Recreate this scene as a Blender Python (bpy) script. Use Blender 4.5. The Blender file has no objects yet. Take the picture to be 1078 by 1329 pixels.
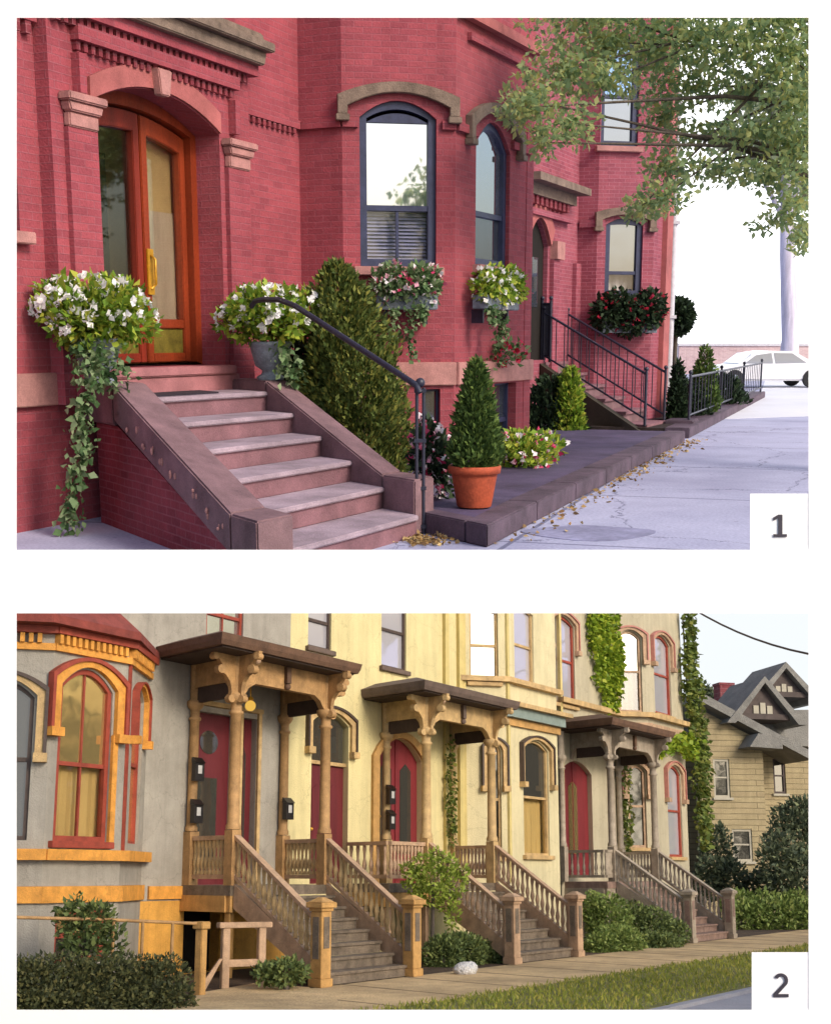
import bpy, bmesh, math, random
import numpy as np
from mathutils import Vector, Matrix
rad = math.radians
random.seed(7); rng = np.random.default_rng(7)
S = bpy.context.scene; COL = S.collection

# ---------------------------------------------------------------- views and frames
# Two street places are seen through a white board with two openings.  Each place has its own level frame
# (eye at the origin, x right, y forward, z up, ground at z = -1.6); place 1 is the world, place 2 is a small
# hillside model that tips downhill in front of it.
FP = 1700.0; PX0, PY0 = 539.0, 790.0; EYE = 1.6; G = -EYE
HZ = {1: 440.0, 2: 1136.0, 0: PY0}
PIT = {i: math.atan((PY0 - h) / FP) for i, h in HZ.items()}
S2 = 0.12
EYEM = Matrix.Translation((0, 0, EYE))
MS = {1: EYEM, 2: EYEM @ Matrix.Rotation(PIT[2] - PIT[1], 4, 'X') @ Matrix.Scale(S2, 4),
      0: EYEM @ Matrix.Rotation(-PIT[1], 4, 'X')}

def ray(sc, px, py):
    p = PIT[sc]; dx = (px - PX0) / FP; dz = -(py - PY0) / FP
    return Vector((dx, math.cos(p) + dz * math.sin(p), -math.sin(p) + dz * math.cos(p)))
def at(sc, px, py, Y):                       # pixel + distance -> point
    d = ray(sc, px, py); return d * (Y / d.y)
def gr(sc, px, py, z=G):                     # pixel + height -> point
    d = ray(sc, px, py); return d * (z / d.z)

class Frame:
    """A wall plane: u along it, w out of it, z up."""
    def __init__(s, sc, O, t, n=None):
        s.sc = sc; s.O = Vector((O[0], O[1])); s.t = Vector((t[0], t[1])).normalized()
        s.n = Vector((s.t.y, -s.t.x)) if n is None else Vector((n[0], n[1])).normalized()
    def p(s, u, w, z):
        q = s.O + s.t * u + s.n * w; return Vector((q.x, q.y, z))
    def uz(s, px, py, w=0.0):
        d = ray(s.sc, px, py); o = s.O + s.n * w
        det = s.t.x * -d.y + d.x * s.t.y     # o + u t = k d
        # solve [t, -d][u k] = -o
        a, b, c, e = s.t.x, -d.x, s.t.y, -d.y
        D = a * e - b * c
        u = (-o.x * e + b * o.y) / D; k = (-a * o.y + c * o.x) / D
        return u, k * d.z
    def u(s, px, py, w=0.0): return s.uz(px, py, w)[0]
    def z(s, px, py, w=0.0): return s.uz(px, py, w)[1]
def frame2(sc, P, Q): return Frame(sc, P, (Q[0] - P[0], Q[1] - P[1]))

# ---------------------------------------------------------------- materials
MATS = {}
def lin(c):
    if isinstance(c, str):
        c = [int(c[i:i + 2], 16) / 255 for i in (0, 2, 4)]
        c = [v / 12.92 if v <= .04045 else ((v + .055) / 1.055) ** 2.4 for v in c]
    return (c[0], c[1], c[2], 1)
def newmat(name):
    m = bpy.data.materials.new(name); m.use_nodes = True
    nt = m.node_tree; b = nt.nodes['Principled BSDF']; MATS[name] = m
    return m, nt, b
def N(nt, typ, **kw):
    n = nt.nodes.new(typ)
    for k, v in kw.items():
        if k in n.inputs: n.inputs[k].default_value = v
        else: setattr(n, k, v)
    return n
def mixc(nt, fac, a, b, mode='MIX'):
    n = nt.nodes.new('ShaderNodeMix'); n.data_type = 'RGBA'; n.blend_type = mode
    for i, v in ((0, fac), (6, a), (7, b)):
        if hasattr(v, 'links') or isinstance(v, bpy.types.NodeSocket): nt.links.new(v, n.inputs[i])
        else: n.inputs[i].default_value = v
    return n.outputs[2]
def mat(name, col, rough=.75, var=.25, scale=6, bump=.15, metal=0, spec=.4, fine=60, streak=False, col2=None, weather=0):
    m, nt, b = newmat(name); c = lin(col)
    tc = N(nt, 'ShaderNodeTexCoord')
    src = tc.outputs['Object']
    if streak:
        mp = N(nt, 'ShaderNodeMapping'); mp.inputs['Scale'].default_value = (1, 1, .12)
        nt.links.new(src, mp.inputs[0]); src = mp.outputs[0]
    n1 = N(nt, 'ShaderNodeTexNoise', Scale=scale, Detail=6, Roughness=.65); nt.links.new(src, n1.inputs[0])
    n2 = N(nt, 'ShaderNodeTexNoise', Scale=fine, Detail=3); nt.links.new(tc.outputs['Object'], n2.inputs[0])
    dk = lin(col2) if col2 else tuple(v * (1 - var * 1.5) for v in c[:3]) + (1,)
    lt = tuple(min(1, v * (1 + var)) for v in c[:3]) + (1,)
    rp = N(nt, 'ShaderNodeMapRange'); rp.inputs[1].default_value = .3; rp.inputs[2].default_value = .7
    nt.links.new(n1.outputs[0], rp.inputs[0])
    o = mixc(nt, rp.outputs[0], dk, lt)
    r2 = N(nt, 'ShaderNodeMapRange'); r2.inputs[1].default_value = .25; r2.inputs[2].default_value = .75
    r2.inputs[3].default_value = 1 - var * .7; r2.inputs[4].default_value = 1 + var * .5
    nt.links.new(n2.outputs[0], r2.inputs[0])
    cc = N(nt, 'ShaderNodeCombineColor')
    for i in range(3): nt.links.new(r2.outputs[0], cc.inputs[i])
    o = mixc(nt, 1.0, o, cc.outputs[0], 'MULTIPLY')
    if weather:
        mp = N(nt, 'ShaderNodeMapping'); mp.inputs['Scale'].default_value = (2.2, 2.2, .22); nt.links.new(tc.outputs['Object'], mp.inputs[0])
        n3 = N(nt, 'ShaderNodeTexNoise', Scale=1.6, Detail=7, Roughness=.72); nt.links.new(mp.outputs[0], n3.inputs[0])
        n4 = N(nt, 'ShaderNodeTexNoise', Scale=.55, Detail=8, Roughness=.7); nt.links.new(tc.outputs['Object'], n4.inputs[0])
        for nn, k in ((n3, weather), (n4, weather * .8)):
            r3 = N(nt, 'ShaderNodeMapRange'); r3.inputs[1].default_value = .42; r3.inputs[2].default_value = .72; r3.inputs[3].default_value = 1.0; r3.inputs[4].default_value = 1 - k
            nt.links.new(nn.outputs[0], r3.inputs[0]); c3 = N(nt, 'ShaderNodeCombineColor')
            for i in range(3): nt.links.new(r3.outputs[0], c3.inputs[i])
            o = mixc(nt, 1.0, o, c3.outputs[0], 'MULTIPLY')
        vo = N(nt, 'ShaderNodeTexVoronoi', Scale=.9, feature='DISTANCE_TO_EDGE'); wv = N(nt, 'ShaderNodeVectorMath', operation='ADD'); nt.links.new(tc.outputs['Object'], wv.inputs[0]); nt.links.new(n4.outputs['Color'], wv.inputs[1]); nt.links.new(wv.outputs[0], vo.inputs[0])
        lt_ = N(nt, 'ShaderNodeMath', operation='LESS_THAN'); lt_.inputs[1].default_value = .0045; nt.links.new(vo.outputs['Distance'], lt_.inputs[0])
        mk = N(nt, 'ShaderNodeMath', operation='MULTIPLY'); mk.inputs[1].default_value = .35; nt.links.new(lt_.outputs[0], mk.inputs[0])
        o = mixc(nt, mk.outputs[0], o, tuple(v * .35 for v in c[:3]) + (1,))
    nt.links.new(o, b.inputs['Base Color'])
    b.inputs['Roughness'].default_value = rough; b.inputs['Metallic'].default_value = metal
    b.inputs['Specular IOR Level'].default_value = spec
    if bump:
        bp = N(nt, 'ShaderNodeBump', Strength=bump, Distance=.02)
        nt.links.new(n2.outputs[0], bp.inputs['Height']); nt.links.new(bp.outputs[0], b.inputs['Normal'])
    return m
def brick(name, c1, c2, mort, bw=.2, bh=.066, ms=.007, blot=.35, paint=None):
    m, nt, b = newmat(name)
    uv = N(nt, 'ShaderNodeUVMap'); tc = N(nt, 'ShaderNodeTexCoord')
    # slightly uneven courses
    wn = N(nt, 'ShaderNodeTexNoise', Scale=2.5, Detail=2); nt.links.new(tc.outputs['Object'], wn.inputs[0])
    va = N(nt, 'ShaderNodeVectorMath', operation='SCALE'); va.inputs['Scale'].default_value = .012
    nt.links.new(wn.outputs['Color'], va.inputs[0])
    ad = N(nt, 'ShaderNodeVectorMath', operation='ADD'); nt.links.new(uv.outputs[0], ad.inputs[0]); nt.links.new(va.outputs[0], ad.inputs[1])
    bt = N(nt, 'ShaderNodeTexBrick', Scale=1.0)
    bt.inputs['Color1'].default_value = lin(c1); bt.inputs['Color2'].default_value = lin(c2); bt.inputs['Mortar'].default_value = lin(mort)
    bt.inputs['Mortar Size'].default_value = ms; bt.inputs['Mortar Smooth'].default_value = .35; bt.inputs['Bias'].default_value = -.1
    bt.inputs['Brick Width'].default_value = bw; bt.inputs['Row Height'].default_value = bh
    nt.links.new(ad.outputs[0], bt.inputs[0])
    n1 = N(nt, 'ShaderNodeTexNoise', Scale=1.1, Detail=7, Roughness=.7); nt.links.new(tc.outputs['Object'], n1.inputs[0])
    n2 = N(nt, 'ShaderNodeTexNoise', Scale=45, Detail=3); nt.links.new(tc.outputs['Object'], n2.inputs[0])
    mr = N(nt, 'ShaderNodeMapRange'); mr.inputs[1].default_value = .3; mr.inputs[2].default_value = .7
    mr.inputs[3].default_value = 1 - blot; mr.inputs[4].default_value = 1 + blot * .4
    nt.links.new(n1.outputs[0], mr.inputs[0])
    m2 = N(nt, 'ShaderNodeMapRange'); m2.inputs[3].default_value = .75; m2.inputs[4].default_value = 1.25
    nt.links.new(n2.outputs[0], m2.inputs[0])
    mu = N(nt, 'ShaderNodeMath', operation='MULTIPLY'); nt.links.new(mr.outputs[0], mu.inputs[0]); nt.links.new(m2.outputs[0], mu.inputs[1])
    cc = N(nt, 'ShaderNodeCombineColor')
    for i in range(3): nt.links.new(mu.outputs[0], cc.inputs[i])
    b2 = N(nt, 'ShaderNodeTexBrick', Scale=1.0)
    b2.inputs['Color1'].default_value = (1, 1, 1, 1); b2.inputs['Color2'].default_value = (.8, .78, .82, 1); b2.inputs['Mortar'].default_value = (1, 1, 1, 1)
    for k_, v_ in (('Mortar Size', ms), ('Mortar Smooth', .35), ('Bias', -.62), ('Brick Width', bw), ('Row Height', bh)): b2.inputs[k_].default_value = v_
    nt.links.new(ad.outputs[0], b2.inputs[0])
    mp = N(nt, 'ShaderNodeMapping'); mp.inputs['Scale'].default_value = (3, 3, .3); nt.links.new(tc.outputs['Object'], mp.inputs[0])
    n3 = N(nt, 'ShaderNodeTexNoise', Scale=1.5, Detail=7, Roughness=.7); nt.links.new(mp.outputs[0], n3.inputs[0])
    r3 = N(nt, 'ShaderNodeMapRange'); r3.inputs[1].default_value = .5; r3.inputs[2].default_value = .75; r3.inputs[3].default_value = 0; r3.inputs[4].default_value = .3; nt.links.new(n3.outputs[0], r3.inputs[0])
    o = mixc(nt, 1.0, mixc(nt, 1.0, bt.outputs[0], b2.outputs[0], 'MULTIPLY'), cc.outputs[0], 'MULTIPLY')
    n5 = N(nt, 'ShaderNodeTexNoise', Scale=.6, Detail=5); nt.links.new(tc.outputs['Object'], n5.inputs[0])
    r5 = N(nt, 'ShaderNodeMapRange'); r5.inputs[1].default_value = .45; r5.inputs[2].default_value = .7; r5.inputs[4].default_value = .28; nt.links.new(n5.outputs[0], r5.inputs[0])
    o = mixc(nt, r5.outputs[0], o, lin(mort)); o = mixc(nt, r3.outputs[0], o, tuple(v * .45 for v in lin(c2)[:3]) + (1,))
    nt.links.new(o, b.inputs['Base Color'])
    b.inputs['Roughness'].default_value = .85; b.inputs['Specular IOR Level'].default_value = .25
    ht = N(nt, 'ShaderNodeMath', operation='MULTIPLY_ADD'); ht.inputs[1].default_value = -1; nt.links.new(bt.outputs['Fac'], ht.inputs[0]); nt.links.new(n2.outputs[0], ht.inputs[2])
    bp = N(nt, 'ShaderNodeBump', Strength=.5, Distance=.012); nt.links.new(ht.outputs[0], bp.inputs['Height']); nt.links.new(bp.outputs[0], b.inputs['Normal'])
    return m
def leafmat(name, stops, rough=.6, trans=.25):
    m, nt, b = newmat(name)
    g = N(nt, 'ShaderNodeNewGeometry'); cr = N(nt, 'ShaderNodeValToRGB')
    el = cr.color_ramp.elements
    while len(el) < len(stops): el.new(.5)
    for i, c in enumerate(stops):
        el[i].position = i / (len(stops) - 1); el[i].color = lin(c)
    nt.links.new(g.outputs['Random Per Island'], cr.inputs[0]); nt.links.new(cr.outputs[0], b.inputs['Base Color'])
    b.inputs['Roughness'].default_value = rough; b.inputs['Specular IOR Level'].default_value = .25
    tr = N(nt, 'ShaderNodeBsdfTranslucent'); nt.links.new(cr.outputs[0], tr.inputs[0])
    mx = N(nt, 'ShaderNodeMixShader'); mx.inputs[0].default_value = trans
    nt.links.new(b.outputs[0], mx.inputs[1]); nt.links.new(tr.outputs[0], mx.inputs[2])
    nt.links.new(mx.outputs[0], nt.nodes['Material Output'].inputs[0])
    return m
def glass(name, col, metal=.9, rough=.03, wob=.02):
    m, nt, b = newmat(name)
    b.inputs['Base Color'].default_value = lin(col); b.inputs['Metallic'].default_value = metal; b.inputs['Roughness'].default_value = rough
    tc = N(nt, 'ShaderNodeTexCoord'); n1 = N(nt, 'ShaderNodeTexNoise', Scale=2.2, Detail=1); nt.links.new(tc.outputs['Object'], n1.inputs[0])
    bp = N(nt, 'ShaderNodeBump', Strength=wob, Distance=.3); nt.links.new(n1.outputs[0], bp.inputs['Height']); nt.links.new(bp.outputs[0], b.inputs['Normal'])
    return m
def clearglass(name, tint, refl=.25):
    m, nt, b = newmat(name)
    tr = N(nt, 'ShaderNodeBsdfTransparent'); tr.inputs[0].default_value = lin(tint)
    gl = N(nt, 'ShaderNodeBsdfGlossy'); gl.inputs['Roughness'].default_value = .03
    mx = N(nt, 'ShaderNodeMixShader'); mx.inputs[0].default_value = refl
    nt.links.new(tr.outputs[0], mx.inputs[1]); nt.links.new(gl.outputs[0], mx.inputs[2]); nt.links.new(mx.outputs[0], nt.nodes['Material Output'].inputs[0])
    return m
def emit(name, col, st):
    m, nt, b = newmat(name)
    e = N(nt, 'ShaderNodeEmission'); e.inputs[0].default_value = lin(col); e.inputs[1].default_value = st
    nt.links.new(e.outputs[0], nt.nodes['Material Output'].inputs[0]); return m

# ---------------------------------------------------------------- objects
ROOT = {}; TOPS = []
def thing(name, label, cat, sc, loc=(0, 0, 0), group=None, kind=None, data=None):
    o = bpy.data.objects.new(name, data); COL.objects.link(o)
    o.location = loc; ROOT[o] = Vector(loc); TOPS.append((o, sc))
    if label: o['label'] = label
    if cat: o['category'] = cat
    if group: o['group'] = group
    if kind: o['kind'] = kind
    return o
def rootof(o):
    while o.parent: o = o.parent
    return o
class MB:
    def __init__(s): s.v = []; s.f = []; s.sm = []
    def add(s, pts, faces, smooth=False):
        k = len(s.v); s.v += [Vector(p) for p in pts]
        for f in faces: s.f.append([k + i for i in f]); s.sm.append(smooth)
        return s
    def hexa(s, a, b):                       # two quads, bottom and top
        n = len(a)
        return s.add(list(a) + list(b), [list(range(n))[::-1], list(range(n, 2 * n))] + [[i, (i + 1) % n, n + (i + 1) % n, n + i] for i in range(n)])
    def box(s, F, u0, u1, w0, w1, z0, z1):
        return s.hexa([F.p(u0, w0, z0), F.p(u1, w0, z0), F.p(u1, w1, z0), F.p(u0, w1, z0)], [F.p(u0, w0, z1), F.p(u1, w0, z1), F.p(u1, w1, z1), F.p(u0, w1, z1)])
    def prism(s, F, uz, w0, w1):             # outline in (u,z), extruded in w
        return s.hexa([F.p(u, w0, z) for u, z in uz], [F.p(u, w1, z) for u, z in uz])
    def slab(s, pts, z0, z1):                # outline in (x,y)
        return s.hexa([Vector((p[0], p[1], z0)) for p in pts], [Vector((p[0], p[1], z1)) for p in pts])
    def strip(s, F, inner, outer, w0, w1):   # band between two (u,z) polylines
        for i in range(len(inner) - 1):
            q = [inner[i], inner[i + 1], outer[i + 1], outer[i]]
            s.prism(F, q, w0, w1)
        return s
    def tube(s, pts, r, n=8):
        pts = [Vector(p) for p in pts]; k = len(pts); rs = r if isinstance(r, (list, tuple)) else [r] * k
        ring = []; prev = None
        for i, p in enumerate(pts):
            d = (pts[min(i + 1, k - 1)] - pts[max(i - 1, 0)]).normalized()
            a = prev if prev is not None and abs(prev.dot(d)) < .9 else (Vector((0, 0, 1)) if abs(d.z) < .9 else Vector((1, 0, 0)))
            x = (a - d * a.dot(d)).normalized(); y = d.cross(x); prev = x
            ring.append([p + (x * math.cos(2 * math.pi * j / n) + y * math.sin(2 * math.pi * j / n)) * rs[i] for j in range(n)])
        vs = [q for rr in ring for q in rr]
        fs = [[i * n + j, i * n + (j + 1) % n, (i + 1) * n + (j + 1) % n, (i + 1) * n + j] for i in range(k - 1) for j in range(n)]
        s.add(vs, fs, True)
        return s.add(ring[0] + ring[-1], [list(range(n))[::-1], list(range(n, 2 * n))])
    def lathe(s, c, prof, n=20):
        c = Vector(c); vs = []; k = len(prof)
        for r, z in prof: vs += [c + Vector((r * math.cos(2 * math.pi * j / n), r * math.sin(2 * math.pi * j / n), z)) for j in range(n)]
        fs = [[i * n + j, i * n + (j + 1) % n, (i + 1) * n + (j + 1) % n, (i + 1) * n + j] for i in range(k - 1) for j in range(n)]
        s.add(vs, fs, True)
        return s.add(vs[:n] + vs[-n:], [list(range(n))[::-1], list(range(n, 2 * n))])
    def ball(s, c, r, n=14):
        rr = r if isinstance(r, (tuple, list)) else (r, r, r); c = Vector(c)
        m = n // 2; vs = []; fs = []
        for i in range(m + 1):
            th = math.pi * i / m
            for j in range(n):
                ph = 2 * math.pi * j / n
                vs.append(c + Vector((rr[0] * math.sin(th) * math.cos(ph), rr[1] * math.sin(th) * math.sin(ph), rr[2] * math.cos(th))))
        for i in range(m):
            for j in range(n): fs.append([i * n + j, i * n + (j + 1) % n, (i + 1) * n + (j + 1) % n, (i + 1) * n + j])
        return s.add(vs, fs, True)
    def data(s, name, m, off, bevel=0):
        me = bpy.data.meshes.new(name)
        me.from_pydata([p - off for p in s.v], [], s.f); me.materials.append(m)
        me.polygons.foreach_set('use_smooth', s.sm)
        bm = bmesh.new(); bm.from_mesh(me)
        bmesh.ops.recalc_face_normals(bm, faces=bm.faces)
        if bevel:
            bm.edges.ensure_lookup_table()
            bmesh.ops.remove_doubles(bm, verts=bm.verts, dist=1e-5)
            es = [e for e in bm.edges if len(e.link_faces) == 2 and e.calc_face_angle(0) > .6 and not all(f.smooth for f in e.link_faces)]
            bmesh.ops.bevel(bm, geom=es, offset=bevel, segments=2, affect='EDGES', clamp_overlap=True)
        uv = bm.loops.layers.uv.new('UVMap'); bm.normal_update()
        for f in bm.faces:
            n = f.normal
            if abs(n.z) > .75:
                for l in f.loops: l[uv].uv = (l.vert.co.x, l.vert.co.y)
            else:
                t = Vector((-n.y, n.x)).normalized()
                for l in f.loops: l[uv].uv = (l.vert.co.x * t.x + l.vert.co.y * t.y, l.vert.co.z)
        bm.to_mesh(me); bm.free(); return me
    def build(s, name, m, parent, bevel=0, label=None, kind=None):
        if isinstance(m, str): m = MATS[m]
        o = bpy.data.objects.new(name, s.data(name, m, ROOT[rootof(parent)], bevel)); COL.objects.link(o); o.parent = parent
        if label: o['label'] = label
        if kind: o['kind'] = kind
        return o
    def single(s, name, m, label, cat, sc, loc=(0, 0, 0), group=None, kind=None, bevel=0):
        if isinstance(m, str): m = MATS[m]
        return thing(name, label, cat, sc, loc, group, kind, s.data(name, m, Vector(loc), bevel))

def copy_tree(o, parent=None):
    c = o.copy(); COL.objects.link(c); c.parent = parent
    for ch in [x for x in bpy.data.objects if x.parent == o]: copy_tree(ch, c)
    return c
def dup(o, loc, label, rz=0, scale=1):
    sc = [s for t, s in TOPS if t == o][0]
    c = copy_tree(o); c.location = loc; c.rotation_euler = (0, 0, rz); c.scale = (scale,) * 3 if not isinstance(scale, tuple) else scale
    c['label'] = label; ROOT[c] = Vector(loc); TOPS.append((c, sc)); return c

# walls with real openings: o = (u0,u1,z0,z1,rise)
def arc(u0, u1, z, rise, n=10):
    uc, h = (u0 + u1) / 2, (u1 - u0) / 2
    return [(u0 + (u1 - u0) * i / n, z + rise * (1 - ((u0 + (u1 - u0) * i / n - uc) / h) ** 2)) for i in range(n + 1)]
def wall(mb, F, u0, u1, z0, z1, ops=(), w=0.0, depth=.25):
    us = sorted({u0, u1} | {v for o in ops for v in o[:2] if u0 < v < u1}); zs = {z0, z1}
    for o in ops: zs |= {o[2], o[3], o[3] + o[4]}
    zs = sorted(z for z in zs if z0 <= z <= z1)
    for i in range(len(us) - 1):
        for j in range(len(zs) - 1):
            a, b, c, d = us[i], us[i + 1], zs[j], zs[j + 1]; mu, mz = (a + b) / 2, (c + d) / 2
            if any(o[0] < mu < o[1] and o[2] < mz < o[3] + o[4] for o in ops): continue
            for ww in (w, w - depth): mb.add([F.p(a, ww, c), F.p(b, ww, c), F.p(b, ww, d), F.p(a, ww, d)], [[0, 1, 2, 3]])
    for o in ops:
        a, b, c, d, r = o
        loop = [(a, c), (b, c), (b, d)] + (arc(a, b, d, r)[::-1][1:-1] if r else []) + [(a, d)]
        for k in range(len(loop)):
            p, q = loop[k], loop[(k + 1) % len(loop)]
            if (p == (a, d) and q == (a, c)) and d >= z1: pass
            mb.add([F.p(p[0], w, p[1]), F.p(q[0], w, q[1]), F.p(q[0], w - depth, q[1]), F.p(p[0], w - depth, p[1])], [[0, 1, 2, 3]])
        if r:
            ar = arc(a, b, d, r)
            for k in range(len(ar) - 1):
                for ww in (w, w - depth):
                    mb.add([F.p(ar[k][0], ww, ar[k][1]), F.p(ar[k + 1][0], ww, ar[k + 1][1]), F.p(ar[k + 1][0], ww, d + r), F.p(ar[k][0], ww, d + r)], [[0, 1, 2, 3]])
    # edges of the slab
    mb.add([F.p(u0, w, z0), F.p(u0, w - depth, z0), F.p(u0, w - depth, z1), F.p(u0, w, z1)], [[0, 1, 2, 3]])
    mb.add([F.p(u1, w, z0), F.p(u1, w - depth, z0), F.p(u1, w - depth, z1), F.p(u1, w, z1)], [[0, 1, 2, 3]])
    mb.add([F.p(u0, w, z1), F.p(u0, w - depth, z1), F.p(u1, w - depth, z1), F.p(u1, w, z1)], [[0, 1, 2, 3]])
    return mb
def outline(o, n=10):
    a, b, c, d, r = o
    return [(a, c), (b, c)] + (arc(a, b, d, r, n)[::-1] if r else [(b, d), (a, d)])

# leaves
def leaves(name, m, parent, P, D, size, asp=.5, fold=.25, jit=.7, kind=None, single=None):
    """P points, D leaf directions (unit-ish), one bent kite per point."""
    P = np.asarray(P, float); n = len(P); D = np.asarray(D, float) + rng.normal(0, jit, (n, 3))
    D /= np.linalg.norm(D, axis=1, keepdims=True) + 1e-9
    A = rng.normal(0, 1, (n, 3)); X = np.cross(D, A); X /= np.linalg.norm(X, axis=1, keepdims=True) + 1e-9
    U = np.cross(X, D); L = size * rng.uniform(.5, 1.5, (n, 1)); W = L * asp
    V = np.empty((n, 4, 3)); V[:, 0] = P; V[:, 1] = P + D * L * .45 + X * W * .5 + U * W * fold; V[:, 2] = P + D * L; V[:, 3] = P + D * L * .45 - X * W * .5 + U * W * fold
    V = V.reshape(-1, 3)
    if parent is not None: V = V - np.array(ROOT[rootof(parent)])
    elif single: V = V - np.array(single[3])
    me = bpy.data.meshes.new(name); me.vertices.add(4 * n); me.vertices.foreach_set('co', V.ravel())
    me.loops.add(4 * n); me.loops.foreach_set('vertex_index', np.arange(4 * n, dtype=np.int32))
    me.polygons.add(n); me.polygons.foreach_set('loop_start', np.arange(0, 4 * n, 4, dtype=np.int32))
    me.polygons.foreach_set('loop_total', np.full(n, 4, dtype=np.int32)); me.update(); me.validate()
    me.materials.append(MATS[m])
    if parent is None: return thing(name, single[0], single[1], single[2], single[3], None, kind, me)
    o = bpy.data.objects.new(name, me); COL.objects.link(o); o.parent = parent
    if kind: o['kind'] = kind
    return o
def blobs(bl, n, deep=.35):
    """points in the outer shell of ellipsoids (c, r) with outward directions"""
    w = np.array([(r[0] * r[1] * r[2]) ** (2 / 3) for c, r in bl]); k = rng.choice(len(bl), n, p=w / w.sum())
    d = rng.normal(0, 1, (n, 3)); d /= np.linalg.norm(d, axis=1, keepdims=True)
    t = 1 - deep * rng.random((n, 1)) ** 1.5
    C = np.array([c for c, r in bl])[k]; Rr = np.array([r for c, r in bl])[k]
    return C + d * Rr * t, d
def cone_pts(c, h, r, n, deep=.35, prof=None, lump=.12):
    prof = prof or (lambda t: (1 - t) ** .8 * (.55 + .45 * min(1, t / .12)))
    tt = np.linspace(0, 1, 200); pr = np.array([max(prof(t), .01) for t in tt]); cdf = np.cumsum(pr); cdf /= cdf[-1]
    t = np.interp(rng.random(n), cdf, tt); a = rng.random(n) * 2 * np.pi
    lp = 1 + lump * np.sin(a * 3 + t * 9 + 1) + lump * np.sin(a * 5 - t * 17) + lump * .7 * np.sin(a * 9 + t * 31)
    rr = np.interp(t, tt, pr) * r * lp * (1 - deep * rng.random(n) ** 1.5)
    P = np.stack([c[0] + rr * np.cos(a), c[1] + rr * np.sin(a), c[2] + t * h], 1)
    D = np.stack([np.cos(a), np.sin(a), np.full(n, .9)], 1); return P, D
SKY_STRENGTH, SUN_STRENGTH, EXPOSURE = .135, 1.45, .6
# ================================================================ PLACE 1: red brick houses
brick('red_brick', 'a24c56', '934550', '9a5660', ms=.006, blot=.3)
brick('dark_brick', '8c3c46', '7b333e', '90545c', blot=.35)
mat('brownstone', '7e6268', .85, .28, 3, .35, fine=90)
mat('brownstone_pink', 'a8605f', .85, .2, 3, .25, fine=80)
mat('pale_sandstone', 'b07e7a', .85, .2, 5, .25, fine=80)
mat('grey_stone', '7d6c60', .85, .3, 5, .4, fine=70)
mat('step_stone', '866068', .8, .25, 2.5, .35, fine=70)
mat('tread_stone', 'a2909c', .8, .28, 2.2, .3, fine=60)
mat('granite', '5a4a58', .7, .4, 2.5, .4, fine=110)
mat('yard_paving', '534864', .75, .35, 1.4, .4, fine=60)
mat('iron', '26283a', .45, .2, 20, .1, spec=.5)
mat('door_wood', '8c381c', .4, .25, 5, .15, streak=True, fine=40)
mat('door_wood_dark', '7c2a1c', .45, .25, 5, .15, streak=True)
mat('brass', 'c8952c', .35, .2, 12, .1, metal=.3)
mat('olive_panel', '6e6226', .5, .35, 8, .1)
mat('window_paint', '343a58', .45, .2, 10, .1)
mat('white_paint', 'c9c7cf', .6, .12, 12, .1)
mat('blind', 'b2b5cf', .7, .12, 4, 0)
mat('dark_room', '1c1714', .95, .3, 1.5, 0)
mat('terracotta', 'a84c30', .75, .25, 6, .2, fine=50)
mat('urn_grey', '77808c', .7, .3, 6, .3)
mat('soil', '2e2420', .95, .4, 12, .5)
mat('bark', '645a50', .9, .4, 6, .6, streak=True)
mat('hazed_bark', 'cdc6d8', .85, .25, 4, .3, streak=True)  # far haze and flare are put into this pale trunk colour
mat('car_white', 'e4e4ea', .25, .04, 3, 0, spec=.6)
mat('rubber', '15151a', .7, .2, 20, .1)
mat('curtain', 'd8d4cc', .8, .12, 9, .1, streak=True)
glass('mirror_glass', 'd4d8e2', .92, .02, .004)
glass('grey_glass', '8a92a2', .85, .04, .005)
glass('blue_glass', '7f9ccc', .9, .04, .005)
clearglass('door_pane', 'ece8e0', .13)
clearglass('shade_glass', 'f0f0f4', .07)
clearglass('clear_pane', 'd8dcdc', .14)
leafmat('arbor_leaf', ['34441a', '48582a', '5c6c32', '70783a', '8a863c'], .7, .15)
leafmat('cone_leaf', ['364c26', '465e2e', '587036', '6e8240'], .7, .15)
leafmat('dark_leaf', ['18261a', '223322', '2d402a', '3a4c30'], .65, .15)
leafmat('planter_leaf', ['4d6a22', '688a2c', '84a23a', 'a3b644', 'b8b848'], .55, .3)
leafmat('vine_leaf', ['42603a', '5c7a4c', '7c9268', '93a37c'], .6, .25)
leafmat('tree_leaf', ['7c9670', '8ea878', 'a2b680', 'b6c284', 'bcbc74'], .6, .62)
leafmat('tree_leaf_far', ['8a967c', '9aa488', 'a8b090', 'b4ba94'], .6, .6)
leafmat('white_petal', ['f4f2f2', 'fbfafa', 'e8e6ee'], .6, .3)
leafmat('pink_petal', ['b82a58', 'd0406e', 'e890ac', 'f4eef2', 'f8f4f6', 'f4f0f4'], .6, .25)
leafmat('red_petal', ['a82038', 'c42c48', 'd85070'], .6, .25)
leafmat('dry_leaf', ['a08458', '8a6a40', 'c0a878', '705038'], .9, .1)

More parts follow.
